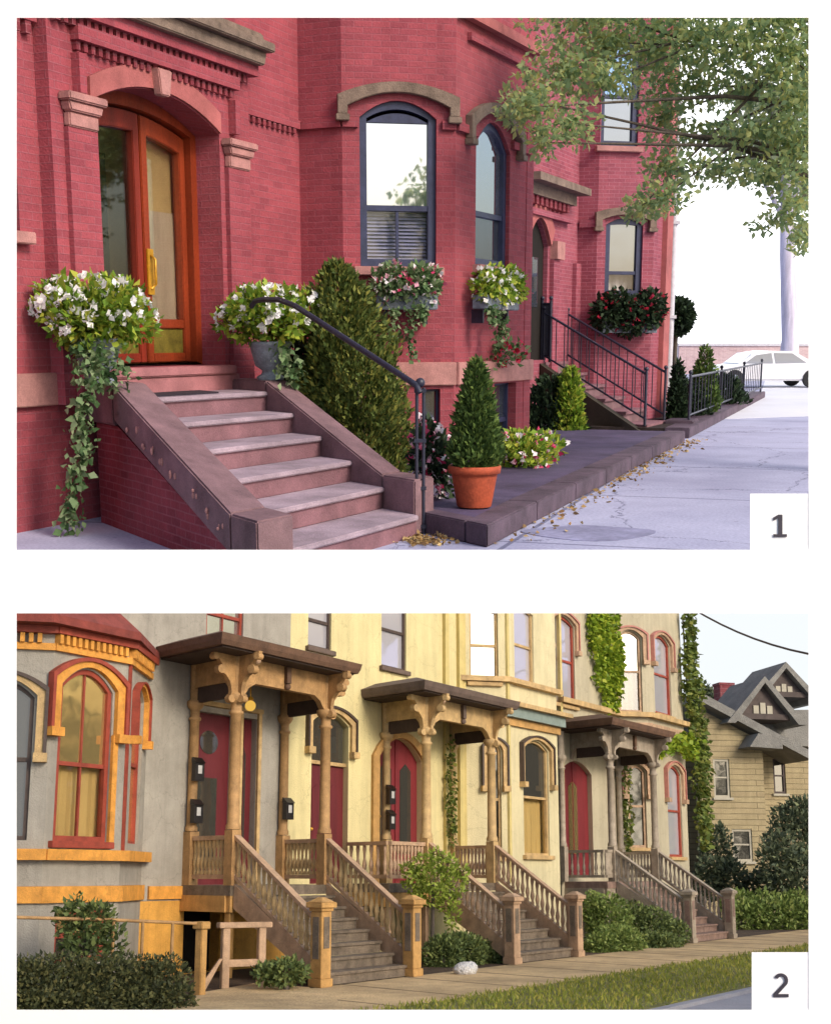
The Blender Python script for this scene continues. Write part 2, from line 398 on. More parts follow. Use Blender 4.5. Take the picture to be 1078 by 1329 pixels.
# --- ground
m, nt, b = newmat('concrete_walk')
tc = N(nt, 'ShaderNodeTexCoord')
n1 = N(nt, 'ShaderNodeTexNoise', Scale=.9, Detail=8, Roughness=.7); nt.links.new(tc.outputs['Object'], n1.inputs[0])
n2 = N(nt, 'ShaderNodeTexNoise', Scale=35, Detail=4); nt.links.new(tc.outputs['Object'], n2.inputs[0])
mp = N(nt, 'ShaderNodeMapping'); mp.inputs['Rotation'].default_value = (0, 0, rad(17.5)); nt.links.new(tc.outputs['Object'], mp.inputs[0])
bt = N(nt, 'ShaderNodeTexBrick', Scale=1.0, offset=0.0); bt.inputs['Brick Width'].default_value = 2.4; bt.inputs['Row Height'].default_value = 3.4
bt.inputs['Mortar Size'].default_value = .026; bt.inputs['Mortar Smooth'].default_value = .3
bt.inputs['Color1'].default_value = (1, 1, 1, 1); bt.inputs['Color2'].default_value = (.93, .93, .95, 1); bt.inputs['Mortar'].default_value = (.42, .42, .48, 1)
nt.links.new(mp.outputs[0], bt.inputs[0])
r1 = N(nt, 'ShaderNodeMapRange'); r1.inputs[1].default_value = .3; r1.inputs[2].default_value = .7; nt.links.new(n1.outputs[0], r1.inputs[0])
o = mixc(nt, r1.outputs[0], lin('9a9cbc'), lin('bcbeda'))
r2 = N(nt, 'ShaderNodeMapRange'); r2.inputs[1].default_value = .25; r2.inputs[2].default_value = .75; nt.links.new(n2.outputs[0], r2.inputs[0])
o = mixc(nt, r2.outputs[0], mixc(nt, .42, o, lin('70708c')), mixc(nt, .25, o, lin('d8d8ea')))
vo = N(nt, 'ShaderNodeTexVoronoi', Scale=.33, feature='DISTANCE_TO_EDGE'); wv = N(nt, 'ShaderNodeVectorMath', operation='ADD'); nt.links.new(tc.outputs['Object'], wv.inputs[0]); nt.links.new(n1.outputs['Color'], wv.inputs[1]); nt.links.new(wv.outputs[0], vo.inputs[0])
lt_ = N(nt, 'ShaderNodeMath', operation='LESS_THAN'); lt_.inputs[1].default_value = .003; nt.links.new(vo.outputs['Distance'], lt_.inputs[0])
n6 = N(nt, 'ShaderNodeTexNoise', Scale=.35, Detail=6, Roughness=.6); nt.links.new(tc.outputs['Object'], n6.inputs[0])
r6 = N(nt, 'ShaderNodeMapRange'); r6.inputs[1].default_value = .48; r6.inputs[2].default_value = .7; r6.inputs[4].default_value = .65; nt.links.new(n6.outputs[0], r6.inputs[0])
o = mixc(nt, r6.outputs[0], o, lin('7e7e9c'))
n7 = N(nt, 'ShaderNodeTexVoronoi', Scale=3.2); nt.links.new(tc.outputs['Object'], n7.inputs[0])
l7 = N(nt, 'ShaderNodeMath', operation='LESS_THAN'); l7.inputs[1].default_value = .07; nt.links.new(n7.outputs['Distance'], l7.inputs[0]); m7 = N(nt, 'ShaderNodeMath', operation='MULTIPLY'); m7.inputs[1].default_value = .4; nt.links.new(l7.outputs[0], m7.inputs[0])
o = mixc(nt, m7.outputs[0], o, lin('626078')); o = mixc(nt, lt_.outputs[0], o, lin('6a6a84'))
nt.links.new(mixc(nt, 1.0, o, bt.outputs[0], 'MULTIPLY'), b.inputs['Base Color']); b.inputs['Roughness'].default_value = .85
bp = N(nt, 'ShaderNodeBump', Strength=.3, Distance=.01); nt.links.new(n2.outputs[0], bp.inputs['Height']); nt.links.new(bp.outputs[0], b.inputs['Normal'])
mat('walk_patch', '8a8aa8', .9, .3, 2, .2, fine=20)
mat('sunlit_road', 'd6d6de', .9, .06, .5, .05)  # sunlit glare of the far street is put into this near-white

ZT1 = 4.3
mb = MB(); mb.slab([(-40, 8.9), (900, 8.9), (900, 900), (-40, 900)], G - .12, G)
mb.single('sidewalk', 'concrete_walk', 'pale lavender concrete sidewalk along the brick houses', None, 1, kind='structure')
q = [gr(1, *p) for p in ((905, 545), (1060, 540), (1400, 470), (1000, 470), (985, 515))]
mb = MB(); mb.slab(q, G + .001, G + .006)
mb.single('road', 'sunlit_road', 'road beyond the iron fence, glare of sunlight put into its pale colour', None, 1, kind='structure')
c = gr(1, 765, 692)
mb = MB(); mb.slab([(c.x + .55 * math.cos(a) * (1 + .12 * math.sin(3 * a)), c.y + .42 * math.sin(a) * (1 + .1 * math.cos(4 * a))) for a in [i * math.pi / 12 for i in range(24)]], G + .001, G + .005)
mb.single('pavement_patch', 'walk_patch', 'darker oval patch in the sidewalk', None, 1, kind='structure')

# --- house 1: plane A (portal wall), bay faces B1..B3
tA = (math.sin(rad(24)), math.cos(rad(24))); nA = Vector((tA[1], -tA[0]))
FA = Frame(1, (-2.38, 13.1), tA)
uL, uC = FA.u(-230, 400), FA.u(390, 300)
P1 = FA.O + FA.t * uC
FB1r = Frame(1, P1, nA); P2 = P1 + nA * FB1r.u(445, 300)
FB2r = Frame(1, P2, (math.sin(rad(80)), math.cos(rad(80)))); P3 = P2 + FB2r.t * FB2r.u(590, 320)
FB3r = Frame(1, P3, (math.sin(rad(26)), math.cos(rad(26)))); P4 = P3 + FB3r.t * FB3r.u(689, 400)
FB1, FB2, FB3 = frame2(1, P1, P2), frame2(1, P2, P3), frame2(1, P3, P4)
P5 = P4 - nA * 1.9
FB4 = frame2(1, P4, P5)
L1, L2, L3, L4 = [(a - b).length for a, b in ((P2, P1), (P3, P2), (P4, P3), (P5, P4))]

h1 = thing('brick_house', 'red painted brick house with an arched double door, a bay and stone base band', 'house', 1, tuple(FA.p(uC, 0, G)))
# portal opening
pw = .14
dul, dur = FA.u(122, 300, pw), FA.u(289, 330, pw)
dz0 = FA.z(240, 474); dsp = FA.z(287, 176, pw); drise = FA.z(212, 118, pw) - dsp - .02
dop = (dul, dur, dz0, dsp, drise)
pu0, pu1 = FA.u(74, 300, pw), FA.u(327, 330, pw)
zc1 = FA.z(345, 76, .45) + .13                      # underside of the portal cornice
wl = MB()
wall(wl, FA, uL, uC, G, ZT1, [(dul - .02, dur + .02, dz0, dsp, drise + .02), (FA.u(-55, 230), FA.u(22.5, 230), FA.z(20, 300), FA.z(20, 190), .1)])
wall(wl, FA, pu0, pu1, dz0 - .3, zc1 - .002, [dop], w=pw, depth=.36)
wl.build('wall', 'red_brick', h1)
w2 = MB()
# windows of the bay
a2 = (FB2.u(467, 250), FB2.u(566, 250), FB2.z(515, 346), FB2.z(468, 152), FB2.z(516, 129) - FB2.z(516, 152))
a3 = (FB3.u(617, 250), FB3.u(661, 250), FB3.z(640, 346), FB3.z(617, 186), .3)
b2 = (FB2.u(548, 520), FB2.u(571, 520), G + .1, FB2.z(560, 505), 0)
b3 = (FB3.u(641, 520), FB3.u(669, 520), G + .1, FB3.z(655, 497), 0)
wall(w2, FB1, 0, L1, G, ZT1)
wall(w2, FB2, 0, L2, G, ZT1, [a2, b2], w=.0005)
wall(w2, FB3, 0, L3, G, ZT1, [a3, b3], w=.001)
wall(w2, FB4, 0, L4, G, ZT1)
w2.build('bay_wall', 'red_brick', h1)
# solid back and flat top so the house is a body
bk = MB(); A0 = FA.p(uL, -.26, 0); A1 = FA.p(uC, -.26, 0)
bk.slab([(A0.x, A0.y), (A1.x, A1.y), P2 + FB2.n * -.3 + Vector((-.05, 0)), P3 + Vector((-.28, .25)), P4 + nA * -.3 - FB3.t * .3, P5 - FB3.t * .28 - nA * .5, Vector((A1.x - 6, A1.y + 5)), Vector((A0.x - 6, A0.y + 5))], ZT1 - .05, ZT1 + .02)
bk.build('roof', 'grey_stone', h1)
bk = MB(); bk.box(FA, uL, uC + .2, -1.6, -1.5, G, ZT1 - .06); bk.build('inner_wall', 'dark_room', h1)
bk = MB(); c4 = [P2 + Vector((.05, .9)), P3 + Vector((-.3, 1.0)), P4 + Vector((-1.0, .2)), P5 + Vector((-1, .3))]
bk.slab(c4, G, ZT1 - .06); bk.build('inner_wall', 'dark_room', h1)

def band(F, u0, u1, w0, w1, za, zb, name='string_course', m='red_brick', par=None, bev=0):
    mbx = MB(); mbx.box(F, u0, u1, w0, w1, za, zb); return mbx.build(name, m, par or h1, bev)
def dentils(F, u0, u1, w0, w1, za, zb, step, par, m='red_brick'):
    mbx = MB(); k = int((u1 - u0) / step)
    for i in range(k): mbx.box(F, u0 + i * step, u0 + (i + .52) * step, w0, w1, za, zb)
    return mbx.build('dentil_course', m, par)
# portal: brick arch band, corbels, cornice, keystone, capitals
arc0 = arc(dul + .005, dur - .005, dsp, drise, 16)
mbx = MB(); mbx.strip(FA, [(u, z + .012) for u, z in arc0], [(dul + (u - dul) * 1.0, z + .2) for u, z in arc0], pw + .001, pw + .03)
mbx.build('door_arch', 'brownstone_pink', h1)
ku = FA.u(212, 105, pw + .08); mbx = MB(); kz = dsp + drise
mbx.prism(FA, [(ku - .07, kz - .05), (ku + .07, kz - .05), (ku + .11, kz + .18), (ku - .11, kz + .18)], pw + .02, pw + .11); mbx.build('keystone', 'pale_sandstone', h1, .01)
lz = FA.z(296, 113, pw + .08)
band(FA, pu0 + .3, pu1 - .3, pw + .001, pw + .09, lz, lz + .12, 'entablature')
dentils(FA, pu0 + .32, pu1 - .32, pw + .001, pw + .05, lz - .075, lz - .002, .1, h1, 'dark_brick')
for u0, u1 in ((pu0 + .3, pu0 + .39), (pu1 - .39, pu1 - .3)): band(FA, u0, u1, pw + .001, pw + .085, lz - .42, lz - .102, 'corbel')
band(FA, pu0, pu1 + .02, pw + .001, pw + .12, zc1 - .26, zc1 - .16, 'entablature')
dentils(FA, pu0 + .05, pu1 - .02, pw + .001, pw + .07, zc1 - .335, zc1 - .262, .1, h1, 'dark_brick')
mbx = MB(); mbx.prism(FA, [(pu0 - .05, zc1 - .158), (pu1 + .02, zc1 - .158), (pu1 + .06, zc1 - .03), (pu0 - .1, zc1 - .03)], .002, pw + .2)
mbx.box(FA, pu0 - .15, pu1 + .1, .002, pw + .28, zc1 - .028, zc1 + .06); mbx.prism(FA, [(pu0 - .05, zc1 + .061), (pu1 + .04, zc1 + .061), (pu1 - .02, zc1 + .14), (pu0, zc1 + .14)], .002, pw + .2)
mbx.build('cornice', 'grey_stone', h1, .012)
for ua, ub, py, px in ((FA.u(82, 150, pw), FA.u(120, 150, pw), 165, 105), (FA.u(291, 200, pw), FA.u(318, 200, pw), 217, 305)):
    z = FA.z(px, py, pw + .1); mbx = MB(); d = ub - ua
    mbx.box(FA, ua, ub, pw + .001, pw + .07, z, z + .12)
    mbx.prism(FA, [(ua - .01, z + .121), (ub + .01, z + .121), (ub + .04, z + .2), (ua - .04, z + .2)], pw + .001, pw + .1)
    mbx.box(FA, ua - .06, ub + .06, pw + .001, pw + .13, z + .201, z + .27); mbx.build('capital', 'pale_sandstone', h1, .012)
    mbx = MB(); mbx.box(FA, ua, ub, pw + .001, pw + .05, dz0 - .28, z - .002); mbx.build('pilaster', 'red_brick', h1)
# string courses
zs = FA.z(388, 168, .03)
band(FA, pu1 + .03, uC - .04, .001, .05, zs, zs + .09); dentils(FA, pu1 + .03, uC - .04, .001, .04, zs - .06, zs - .002, .11, h1, 'dark_brick')
band(FB1, .06, L1 - .002, .001, .05, zs, zs + .09)
band(FB2, 0, a2[0] - .02, .001, .05, zs, zs + .09); band(FB2, a2[1] + .06, L2, .001, .05, zs, zs + .09)
band(FB3, 0, a3[0] - .02, .002, .05, zs, zs + .09); band(FB3, a3[1] + .02, L3, .002, .05, zs, zs + .09)
zl = FA.z(70, 40); band(FA, uL, pu0 - .02, .001, .07, zl, zl + .1); dentils(FA, uL, pu0 - .02, .001, .06, zl - .1, zl - .002, .13, h1, 'dark_brick')
z6 = FB3.z(640, 50); band(FB3, 0, L3, .002, .1, z6 + .05, z6 + .16, 'string_course', 'brownstone_pink'); band(FB3, .3, L3, .002, .06, z6 - .16, z6 - .08, 'string_course')
# stone base band
zb1, zb0 = FB2.z(560, 470), FB2.z(560, 500)
mbx = MB(); mbx.box(FA, uL, pu0 + .2, .001, .06, zb0 - .03, zb1 - .02); mbx.build('base_band', 'pale_sandstone', h1, .008)
mbx = MB(); mbx.box(FB2, -.02, L2 + .02, .001, .05, zb0, zb1); mbx.box(FB3, 0.03, L3, .002, .05, zb0, zb1 - .002); mbx.box(FB1, 0.02, L1, .001, .048, zb0, zb1 - .001); mbx.build('base_band', 'pale_sandstone', h1, .008)
# hood moulds
def hood(F, o, th, gap, drop, w0, w1, par, m='grey_stone', name='hood_mould', base=0.0, sm=.0):
    a, b, c, d, r = o; a -= gap; b += gap; ar = arc(a, b, d + gap * .8, r * .8, 14); mbx = MB()
    mbx.strip(F, ar, [(u + (u - (a + b) / 2) / (b - a) * 2 * th, z + th) for u, z in ar], w0, w1)
    for u0, u1 in ((a - th, a), (b, b + th)):
        mbx.prism(F, [(u0, d - drop), (u1, d - drop), (u1, d + gap * .8 + (th * 0)), (u0, d + gap * .8 + th)] if u0 < a - th * .5 else [(u0, d - drop), (u1, d - drop), (u1, d + gap * .8 + th), (u0, d + gap * .8)], w0, w1)
        mbx.box(F, u0 - .02, u1 + .02, w0, w1 + .02, d - drop - .07, d - drop - .002)
    return mbx.build(name, m, par, .006)
hood(FB2, a2, .11, .14, -.02, .002, .09, h1); hood(FB3, a3, .11, .2, -.02, .002, .09, h1)
# windows
def sash_window(F, o, par, m_frame, m_glass, w=-.1, fr=.07, mid=.52, muntin=False, blind=False, sill=True, head=False, m_sill='pale_sandstone', lower=None, label=None, curtain=None):
    a, b, c, d, r = o; n = 12
    out = outline(o, n); k = fr
    inn = outline((a + k, b - k, c + k, d - (k if not r else 0), max(r - k, 0) if r else 0), n)
    mbx = MB()
    for i in range(len(out)):
        j = (i + 1) % len(out); mbx.prism(F, [out[i], out[j], inn[j], inn[i]], w - .05, w + .05)
    zm = c + (d + r - c) * mid
    mbx.box(F, a + k, b - k, w - .04, w + .035, zm - .03, zm + .03)
    uc = (a + b) / 2
    if muntin: mbx.box(F, uc - .016, uc + .016, w - .03, w + .02, c + k, zm - .031)
    if muntin == 2: mbx.box(F, uc - .016, uc + .016, w - .03, w + .02, zm + .031, d + r - k)
    if head: mbx.prism(F, outline((a + k, b - k, d - .04, d - .0395, max(r - k, .05)), n), w - .03, w + .03)
    f = mbx.build('window', m_frame, par, label=label)
    up = [(u, z) for u, z in outline((a + k * .9, b - k * .9, zm, d - (.041 if head else 0), 0 if head else max(r - k * .9, 0)), n)]
    mbx = MB(); mbx.prism(F, up, w - .012, w - .004); mbx.build('pane', m_glass, f)
    mbx = MB(); mbx.prism(F, [(a + k * .9, c + k * .9), (b - k * .9, c + k * .9), (b - k * .9, zm), (a + k * .9, zm)], w - .02, w - .012)
    mbx.build('pane', lower or ('clear_pane' if (blind or curtain) else m_glass), f)
    if blind:
        mbx = MB(); z = c + k
        while z < zm - .02:
            p = [F.p(a + k, w - .11, z + .028), F.p(b - k, w - .11, z + .028), F.p(b - k, w - .075, z), F.p(a + k, w - .075, z)]
            mbx.hexa(p, [q + Vector((0, 0, .004)) for q in p]); z += .04
        mbx.build('blind', 'blind', f)
    if curtain:
        mbx = MB(); k2 = 14
        for i in range(k2):
            u0 = a - .1 + (b - a + .4) * i / k2; u1 = a - .1 + (b - a + .4) * (i + 1) / k2; ww = w - .16 + (.03 if i % 2 else 0); w3 = w - .16 + (0 if i % 2 else .03)
            mbx.hexa([F.p(u0, ww, c), F.p(u1, w3, c), F.p(u1, w3 - .01, c), F.p(u0, ww - .01, c)], [F.p(u0, ww, zm), F.p(u1, w3, zm), F.p(u1, w3 - .01, zm), F.p(u0, ww - .01, zm)])
        mbx.build('curtain', curtain, f)
    if sill:
        mbx = MB(); mbx.box(F, a - .08, b + .08, w + .06, .1, c - .1, c - .003); mbx.build('sill', m_sill, f, .008)
    return f
sash_window(FB2, a2, h1, 'window_paint', 'mirror_glass', mid=.36, fr=.085, muntin=True, blind=True, head=True, lower='shade_glass', label='blue framed window with white blinds in its lower half')
sash_window(FB3, a3, h1, 'window_paint', 'mirror_glass', mid=.36, fr=.08, lower='grey_glass')
for F, o in ((FB2, b2), (FB3, b3)): sash_window(F, o, h1, 'window_paint', 'grey_glass', mid=.5, fr=.03, sill=False, w=-.16, label='small dark basement window', lower='dark_room')
sash_window(FA, (FA.u(-55, 230), FA.u(22.5, 230), FA.z(20, 300), FA.z(20, 190), .1), h1, 'window_paint', 'blue_glass', sill=True)
# double door
mat('hall_cream', 'd8c898', .8, .15, 1.5, 0)
dw = -.3
df = MB(); o_out = outline((dul - .1, dur, dz0, dsp, drise), 14); fr = .1
o_in = outline((dul + fr - .1, dur - fr, dz0 + .03, dsp - .02, drise - .1), 14)
for i in range(1, len(o_out)):
    j = (i + 1) % len(o_out); df.prism(FA, [o_out[i], o_out[j], o_in[j], o_in[i]], dw + .02, dw + .16)
door = df.build('door', 'door_wood', h1, label='orange brown arched double door with tall glass panes')
s0, s1 = dul + fr - .1, dur - fr; sm_ = FA.u(176, 300, dw)
ztop = lambda u: dsp - .02 + (drise - .1) * (1 - ((u - (s0 + s1) / 2) / ((s1 - s0) / 2)) ** 2)
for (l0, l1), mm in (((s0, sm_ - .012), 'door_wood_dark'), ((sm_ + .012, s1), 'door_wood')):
    st = .1; lf = MB(); n = 10
    zk = dz0 + .38
    top = [(l0 + (l1 - l0) * i / n, ztop(l0 + (l1 - l0) * i / n) - .02) for i in range(n + 1)]
    lf.box(FA, l0, l0 + st, dw, dw + .09, dz0 + .03, ztop(l0 + st * .5) - .12); lf.box(FA, l1 - st, l1, dw, dw + .09, dz0 + .03, ztop(l1 - st * .5) - .12)
    lf.strip(FA, [(u, z - .17) for u, z in top], top, dw + .001, dw + .089)
    lf.box(FA, l0 + st, l1 - st, dw + .001, dw + .085, dz0 + .03, zk - .32 + .06); lf.box(FA, l0 + st, l1 - st, dw + .001, dw + .085, zk - .02, zk + .07)
    leaf = lf.build('door_leaf', mm, door, .008)
    pm = MB(); pm.box(FA, l0 + st, l1 - st, dw + .02, dw + .03, zk + .07, ztop((l0 + l1) / 2) - .16); pm.build('pane', 'door_pane', leaf)
    if mm == 'door_wood':
        pm = MB(); pm.box(FA, l0 + st - .02, l1 - st + .02, dw - .03, dw - .015, zk + .05, FA.z(215, 276, dw)); pm.build('door_curtain', 'curtain', leaf)
        pm = MB(); pm.box(FA, l0 + st - .02, l1 - st + .02, dw - .05, dw - .035, FA.z(215, 276, dw) - .02, ztop((l0 + l1) / 2) - .12); pm.build('door_blind', 'hall_cream', leaf)
    pm = MB(); pm.box(FA, l0 + st, l1 - st, dw + .03, dw + .06, zk - .262, zk - .02); pm.build('kick_panel', 'olive_panel', leaf)
hu = sm_ + .08; hz0, hz1 = FA.z(184, 382, dw + .1), FA.z(184, 322, dw + .1)
mbx = MB(); mbx.box(FA, hu - .05, hu + .05, dw + .091, dw + .11, hz0, hz1); mbx.tube([FA.p(hu, dw + .112, hz0 + .06), FA.p(hu, dw + .16, hz0 + .1), FA.p(hu, dw + .16, hz1 - .1), FA.p(hu, dw + .112, hz1 - .06)], .014); mbx.build('handle', 'brass', door, .004)
# hallway seen through the panes
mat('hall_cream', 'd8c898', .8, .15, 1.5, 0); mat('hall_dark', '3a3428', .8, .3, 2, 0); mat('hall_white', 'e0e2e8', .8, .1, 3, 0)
hall = MB(); hall.box(FA, dul - .6, dur + 1.9, -.86, -.82, dz0, dsp + drise); hl = hall.build('hall_wall', 'hall_cream', h1)
hb = MB(); hb.box(FA, FA.u(196, 300, -.7), FA.u(240, 300, -.7), -.81, -.76, dz0 + .02, FA.z(220, 276, -.76)); hb.build('inner_door', 'hall_white', h1)
hb = MB(); hb.box(FA, dul - .3, FA.u(141, 300, -.78), -.81, -.78, dz0 + .02, FA.z(130, 198, -.78)); hb.build('inner_door', 'hall_dark', h1)
hb = MB(); hb.box(FA, dul - .6, dur + 1.9, -.82, dw - .02, dz0 - .08, dz0 - .002); hb.build('hall_floor', 'hall_dark', h1)

# --- front stoop (skewed to the street)
mat('sill_pink', 'a86f74', .8, .2, 3, .2)
TL, BL, TR, BR = gr(1, 190, 517, -.5), gr(1, 375, 712, -1.42), gr(1, 345, 508, -.5), gr(1, 540, 668, -1.42)
x2 = lambda v: Vector((v.x, v.y))
TL, BL, TR, BR = map(x2, (TL, BL, TR, BR))
eN = (TR - TL).normalized(); rise = .184
Lp = lambda i: TL + (BL - TL) * (i / 5); Rp = lambda i: TR + (BR - TR) * (i / 5)
def proj_wall(P, d, w):                       # slide P along d until it is w in front of plane A
    q = P - FA.O; k = (w - q.dot(FA.n)) / d.dot(FA.n); return P + d * k
runL, runR = (BL - TL).normalized(), (BR - TR).normalized()
st1 = thing('stoop', 'brownstone stoop of six worn steps with sloping stone side walls', 'stoop', 1, (TL.x, TL.y, G))
for i in range(6):
    z = -.5 - rise * i
    back = (Lp(i - 1), Rp(i - 1)) if i else (proj_wall(TL, runL, .3), proj_wall(TR, runR, .3))
    f = .03
    rb = MB(); rb.slab([Lp(i) , Rp(i), back[1] + runR * 0, back[0]], z - (rise if i < 5 else .182) + (0.0 if i < 5 else 0), z - .046)
    riser = rb.build('step', 'step_stone', st1)
    tr = MB(); tr.slab([Lp(i) + runL * .04, Rp(i) + runR * .04, back[1] + runR * (.002 if i else 0), back[0] + runL * (.002 if i else 0)], z - .044, z); tr.build('tread', 'tread_stone', riser, .01)
# door sill block on the wall
zs0 = FA.z(230, 476, .3)
mbx = MB(); mbx.box(FA, FA.u(128, 490, .3), FA.u(312, 490, .3), -.3, .3, -.52, dz0 - .09); mbx.box(FA, FA.u(135, 476, .3), FA.u(305, 476, .3), -.3, .33, dz0 - .088, dz0 - .003); mbx.build('door_sill', 'sill_pink', st1, .012)
def stringer(base, run, side, wid, zoff, i0, i1, ext0, ext1, th):
    """sloping slab outside the step ends; side = direction outward"""
    mbx = MB(); P = lambda i: base(i)
    zt = lambda i: -.5 - rise * i + zoff
    a, b = P(i0), P(i1); o = side * wid
    top = [a, a + o, b + o, b]
    mbx.hexa([Vector((a.x, a.y, zt(i0) - th)), Vector(((a + o).x, (a + o).y, zt(i0) - th)), Vector(((b + o).x, (b + o).y, zt(i1) - th)), Vector((b.x, b.y, zt(i1) - th))],
             [Vector((a.x, a.y, zt(i0))), Vector(((a + o).x, (a + o).y, zt(i0))), Vector(((b + o).x, (b + o).y, zt(i1))), Vector((b.x, b.y, zt(i1)))])
    if ext0: mbx.slab([a - run * ext0, a - run * ext0 + o, a + o - run * .002, a - run * .002], zt(i0) - th - .04, zt(i0) + .001)
    if ext1: mbx.slab([b + run * .002, b + run * .002 + o, b + run * ext1 + o, b + run * ext1], G, zt(i1) - .001)
    return mbx
up = (TL - proj_wall(TL, runL, .02)).length
stringer(Lp, runL, -eN, .42, .13, 0, 4.35, up, .45, .3).build('stringer', 'brownstone', st1, .015)
upr = (TR - proj_wall(TR, runR, .02)).length
stringer(Rp, runR, eN, .34, .1, 0, 4.0, upr, .5, .32).build('stringer', 'brownstone', st1, .015)
sw = MB()
for base, run, sgn, o in ((Lp, runL, -eN, .37), (Rp, runR, eN, .3)):
    a, b = base(0), base(4.3); a0 = a - run * (up - .3)
    o1, o2 = sgn * o, sgn * (o - .22)
    pts = [(a0, -.5 - .22), (a, -.5 - .22), (b, -.5 - rise * 4.3 - .19)]
    lo = [Vector((q.x, q.y, G)) for q, z in pts]
    for k in range(2):
        (q0, z0), (q1, z1) = pts[k], pts[k + 1]
        A = [q0 + o1, q0 + o2, q1 + o2, q1 + o1]; zz = (z0, z0, z1, z1)
        sw.hexa([Vector((p.x, p.y, G)) for p in A], [Vector((p.x, p.y, z)) for p, z in zip(A, zz)])
sw.build('side_wall', 'dark_brick', st1)
# worn pale spots on the left stone
mbx = MB()
for i in (.7, 1.1, 1.35, 1.7, 2.0, 2.45, 2.7, 3.2, 3.6, 4.05):
    p = Lp(i) - eN * .421; z = -.5 - rise * i - .02 + random.uniform(-.08, .02)
    for k_ in range(3): mbx.ball((p.x + random.uniform(-.05, .05) * runL.x, p.y + random.uniform(-.05, .05) * runL.y, z + random.uniform(-.03, .03)), (.012, .014, random.uniform(.012, .035)), 8)
mbx.build('worn_spot', 'pale_sandstone', st1, kind='stuff')
# handrail
pB = gr(1, 545, 693); pT = at(1, 340, 389, 12.6); pk = at(1, 383, 397, 12.2); pe = at(1, 540, 500, pB.y - .03)
hr = thing('handrail', 'black iron handrail curving down beside the stoop to a slim post', 'handrail', 1, tuple(pB))
mbx = MB(); mbx.tube([at(1, 326, 398, 12.75), at(1, 331, 391, 12.7), pT, at(1, 362, 389, 12.4), pk] + [pk.lerp(pe, t) for t in (.15, .4, .7, .95)] + [pe, pe + Vector((.03, -.02, -.06))], .026, 10); mbx.build('rail', 'iron', hr)
mbx = MB()
for dx in (-.028, .028): mbx.tube([pB + Vector((dx, 0, 0)), Vector((pB.x + dx, pB.y, pe.z - .02))], .014)
for t in (0.04, .3, .62, .95): mbx.box(Frame(1, (pB.x, pB.y), (1, 0)), -.05, .05, -.02, .02, G + t * (pe.z - G), G + t * (pe.z - G) + .03)
mbx.ball((pB.x, pB.y, pe.z + .02), .04); mbx.build('post', 'iron', hr)

# --- planters
def flower_urn(px, py, Y, z0, rf, hf, label, seed, urn=True, zc=0):
    c = at(1, px, py, Y); c.z = z0; t = thing('flower_urn', label, 'planter', 1, tuple(c))
    mbx = MB(); mbx.lathe(c, [(.13, 0), (.14, .03), (.09, .06), (.08, .09), (.15, .14), (.185, .27), (.2, .33), (.215, .34), (.215, .37), (.19, .375), (.18, .35)]); mbx.build('urn', 'urn_grey', t)
    k = c + Vector((0, 0, hf * .5 + .28 + zc)); rf *= 1.0
    bl = [(tuple(k), (rf * .75, rf * .75, hf * .52))] + [(tuple(k + Vector((rf * .55 * math.cos(a), rf * .5 * math.sin(a), hf * (.12 if i % 2 else -.12)))), (rf * .45, rf * .45, hf * .36)) for i, a in enumerate([j * 1.05 + seed for j in range(6)])]
    P, D = blobs(bl, 2600, .6); leaves('foliage', 'planter_leaf', t, P, D + [0, 0, .4], .075, .6)
    bl2 = [(p, tuple(v * 1.03 for v in r)) for p, r in bl]
    P, D = blobs(bl2, 300, .06); fl = []; dd = []
    for p, d in zip(P, D):
        if d[2] < -.45 or d[1] > .5: continue
        a = np.cross(d, [0.3, .1, 1]); a /= np.linalg.norm(a) + 1e-9; b = np.cross(d, a)
        for j in range(5):
            an = j * 2 * math.pi / 5; fl.append(p); dd.append((a * math.cos(an) + b * math.sin(an)) + d * .35)
    leaves('blossom', 'white_petal', t, fl, dd, .044, 1.0, .1, .1, kind='stuff')
    return t, c
def vine(par, path, n, sz, m='vine_leaf', spread=.05):
    path = [np.array(p) for p in path]; seg = rng.random(n) * (len(path) - 1); i = seg.astype(int); f = (seg - i)[:, None]
    A = np.array(path)[i]; B = np.array(path)[np.minimum(i + 1, len(path) - 1)]
    P = A + (B - A) * f + rng.normal(0, spread, (n, 3)); return leaves('trailing_vine', m, par, P, np.tile([.2, -.6, -.6], (n, 1)), sz, .7)
cu = Lp(-.35) - eN * .36 + Vector((-.14, .02)); cz = -.37
t1, c1 = flower_urn(*(539 + 1700 * cu.x / cu.y, 480), cu.y, cz, .52, .6, 'left urn of white and yellow green flowers with a long trailing vine by the door', .3)
yv = c1.y - .25; vx = c1 + Vector((-.12, -.2, .3))
vine(t1, [vx + Vector((.05, 0, .05)), at(1, 120, 480, yv - .25), at(1, 106, 530, yv - .28), at(1, 108, 580, yv - .28), at(1, 96, 630, yv - .28), at(1, 88, 690, yv - .28)], 520, .07)
vine(t1, [vx, at(1, 150, 470, yv - .1), at(1, 140, 500, yv - .1)], 200, .07, spread=.08)
cu = Rp(-.3) + eN * .17
t2_, c2 = flower_urn(539 + 1700 * cu.x / cu.y, 480, cu.y, -.398, .52, .54, 'right urn of white flowers standing on the stoop under the handrail', 1.1, zc=.08)
vine(t2_, [c2 + Vector((.1, -.15, .3)), c2 + Vector((.22, -.2, .12)), c2 + Vector((.25, -.22, .02))], 150, .07, spread=.06)
mat('mat_rubber', '2c2530', .9, .3, 20, .3)
q0, q1, q2, q3 = [Lp(0).lerp(Rp(0), t) - runL * k for t, k in ((.03, .12), (.62, .12), (.62, .62), (.03, .62))]
